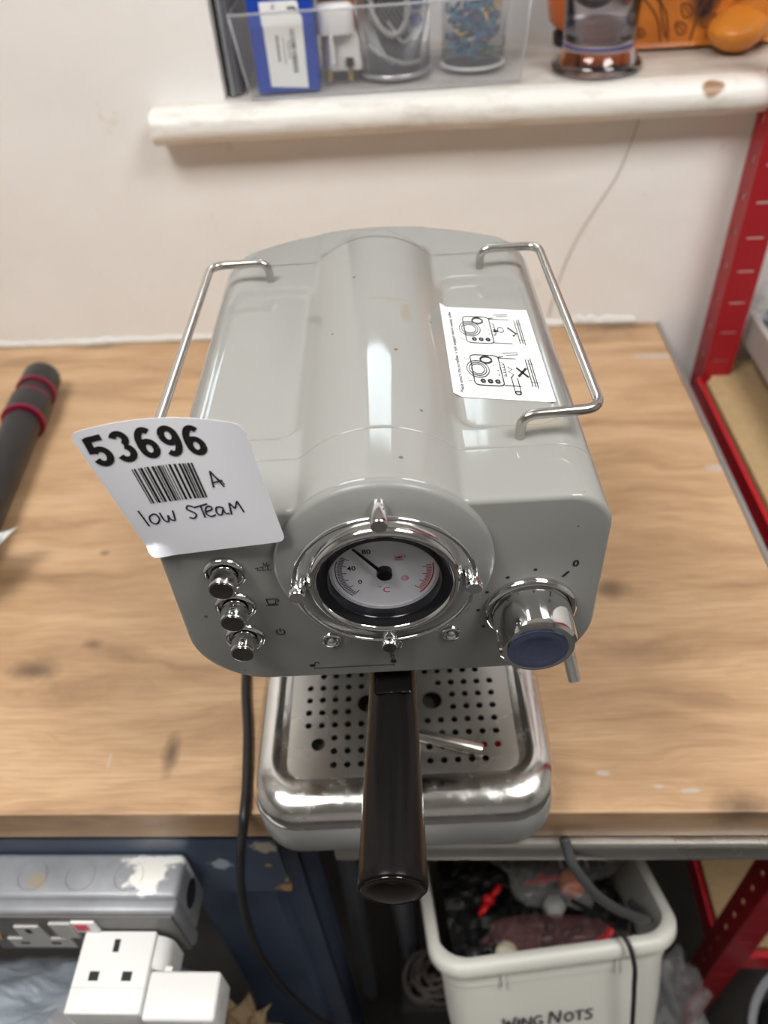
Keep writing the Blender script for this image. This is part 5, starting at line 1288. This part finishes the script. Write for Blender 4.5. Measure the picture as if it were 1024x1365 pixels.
loose('orange_stopper', 'round orange plastic stopper lying in the white tub', 'stopper', (0.038, 0.098, -0.022), lambda b: lathe(b, [(0.008, -0.012), (0.0125, -0.008), (0.0125, 0.006), (0.010, 0.011), (0.004, 0.012)], Matrix.Identity(4), 24), M_orange)
loose('hex_nut', 'small grey hexagonal nut beside the orange stopper', 'nut', (0.013, 0.070, -0.020), lambda b: lathe(b, [(0.011, -0.010), (0.011, 0.006), (0.009, 0.009)], Matrix.Identity(4), 6), mat('grey_cap', (0.28, 0.28, 0.27), 0.4))
loose('cream_stopper', 'cream plastic stopper near the front wall of the tub', 'stopper', (-0.040, 0.030, -0.024), lambda b: lathe(b, [(0.010, -0.010), (0.010, 0.005), (0.006, 0.008)], Matrix.Identity(4), 16), mat('cream_cap', (0.45, 0.43, 0.32), 0.4))
for k in range(26):
    x = random.uniform(-0.07, 0.07); y = random.uniform(0.03, 0.185)
    loose('black_fastener', 'small black plastic fastener in the heap inside the white tub', 'fastener', (x, y, -0.036 + random.uniform(-0.004, 0.004)), lambda b, k=k: wing(b, random.uniform(1.0, 1.5), k * 1.3), M_dark, 'black fasteners in the tub')
zb = bpy.data.objects.new('zip_bag', None); COL.objects.link(zb); zb.location = tl((0.022, 0.112, -0.008)); tag(zb, 'clear zip bag with green and purple seal in the tub', 'bag')
bm = NB(); blob(bm, (0, 0, 0.006), (0.048, 0.034, 0.020), 0.28, 18, 4, 2); obj('bag_film', bm, M_bag, zb, smooth=True)
def strip(bm, a, b, wd, th_=0.0012):
    a = Vector(a); b = Vector(b); d = (b - a).normalized(); s = d.cross(Vector((0.2, -0.5, 0.8))).normalized() * wd / 2; u = Vector((0.2, -0.5, 0.8)).normalized() * th_
    q0 = [a - s, b - s, b + s, a + s]; A2 = [bm.verts.new(p) for p in q0]; B2 = [bm.verts.new(p + u) for p in q0]
    bm.faces.new(A2); bm.faces.new(B2[::-1])
    for i in range(4): bm.faces.new((A2[i], A2[(i + 1) % 4], B2[(i + 1) % 4], B2[i]))
bm = NB(); strip(bm, (-0.004, 0.040, 0.042), (0.056, 0.000, 0.034), 0.014); obj('green_seal', bm, M_green, zb)
bm = NB(); strip(bm, (-0.012, 0.032, 0.040), (0.052, -0.012, 0.032), 0.004); obj('purple_seal', bm, M_purple, zb)
for k in range(4):
    bm = NB(); tube(bm, smooth_path([(-0.03 + 0.012 * k, 0.012, 0.020 + 0.002 * k), (-0.018 + 0.012 * k, -0.004, 0.028), (0.0 + 0.008 * k, 0.004, 0.030), (0.006 + 0.008 * k, -0.014, 0.024)], 6), 0.0012, 6); obj('film_crease', bm, mat('film_highlight', (0.55, 0.55, 0.56), 0.2), zb, smooth=True)
pb_ = bpy.data.objects.new('pink_bag', None); COL.objects.link(pb_); pb_.location = tl((0.010, 0.036, -0.022)); tag(pb_, 'pinkish clear bag of parts along the front of the tub', 'bag')
bm = NB(); blob(bm, (0, 0, 0), (0.062, 0.021, 0.017), 0.14, 16, 4, 8); obj('bag_film', bm, M_bag2, pb_, smooth=True)

# cables over the rail into the tub
bm = NB(); tube(bm, smooth_path([(0.0870, -0.0042, -0.0290), (0.0890, -0.0090, -0.0350), (0.0935, -0.0165, -0.046), (0.1120, -0.022, -0.080), (0.136, -0.018, -0.122), (0.160, -0.008, -0.165), (0.176, 0.008, -0.212), (0.172, 0.03, -0.24)], 8), 0.0036, 10)
tag(obj('extension_lead', bm, mat('dark_grey_rubber', (0.06, 0.062, 0.066), 0.5), None, smooth=True), 'dark grey cord hanging over the steel rail into the white tub', 'cord')
bm = NB(); tube(bm, smooth_path([(0.120, 0.030, -0.236), (0.140, 0.004, -0.205), (0.1520, -0.0150, -0.1945), (0.1570, -0.030, -0.205), (0.158, -0.040, -0.225), (0.160, -0.052, -0.26), (0.162, -0.072, -0.32), (0.165, -0.108, -0.46), (0.17, -0.125, ZF + 0.03), (0.2, -0.15, ZF + 0.004)], 8), 0.0021, 8)
tag(obj('black_wire', bm, M_blackm, None, smooth=True), 'thin black wire running over the front rim of the white tub', 'wire')

# ================================================================ BELOW, RIGHT
gt = thing('grey_bucket', 'grey plastic bucket at lower right, between the red posts', 'bucket', (0.480, -0.005, ZF))
bm = NB(); lathe(bm, [(0.08, 0.001), (0.105, 0.26), (0.110, 0.262), (0.110, 0.270), (0.101, 0.270), (0.078, 0.012)], Matrix.Identity(4), 48); obj('bucket_wall', bm, mat('mid_grey_plastic', (0.25, 0.26, 0.28), 0.35), gt, smooth=True, angle=50)
bm = NB(); blob(bm, (0, 0.0, 0.235), (0.09, 0.09, 0.05), 0.3, 22, 3, 4); obj('black_contents', bm, M_dark, gt, smooth=True)
sb = thing('small_clear_bag', 'small crinkled clear bag between the white tub and red post', 'bag', (0.262, 0.03, -0.56))
bm = NB(); blob(bm, (0, 0, 0.02), (0.034, 0.04, 0.05), 0.35, 26, 4, 7); obj('bag_film', bm, M_bag, sb, smooth=True)
bm = NB(); box(bm, (-0.028, -0.03, -0.339), (0.028, 0.06, -0.035), 0.004); obj('bag_base', bm, M_dkfr, sb)
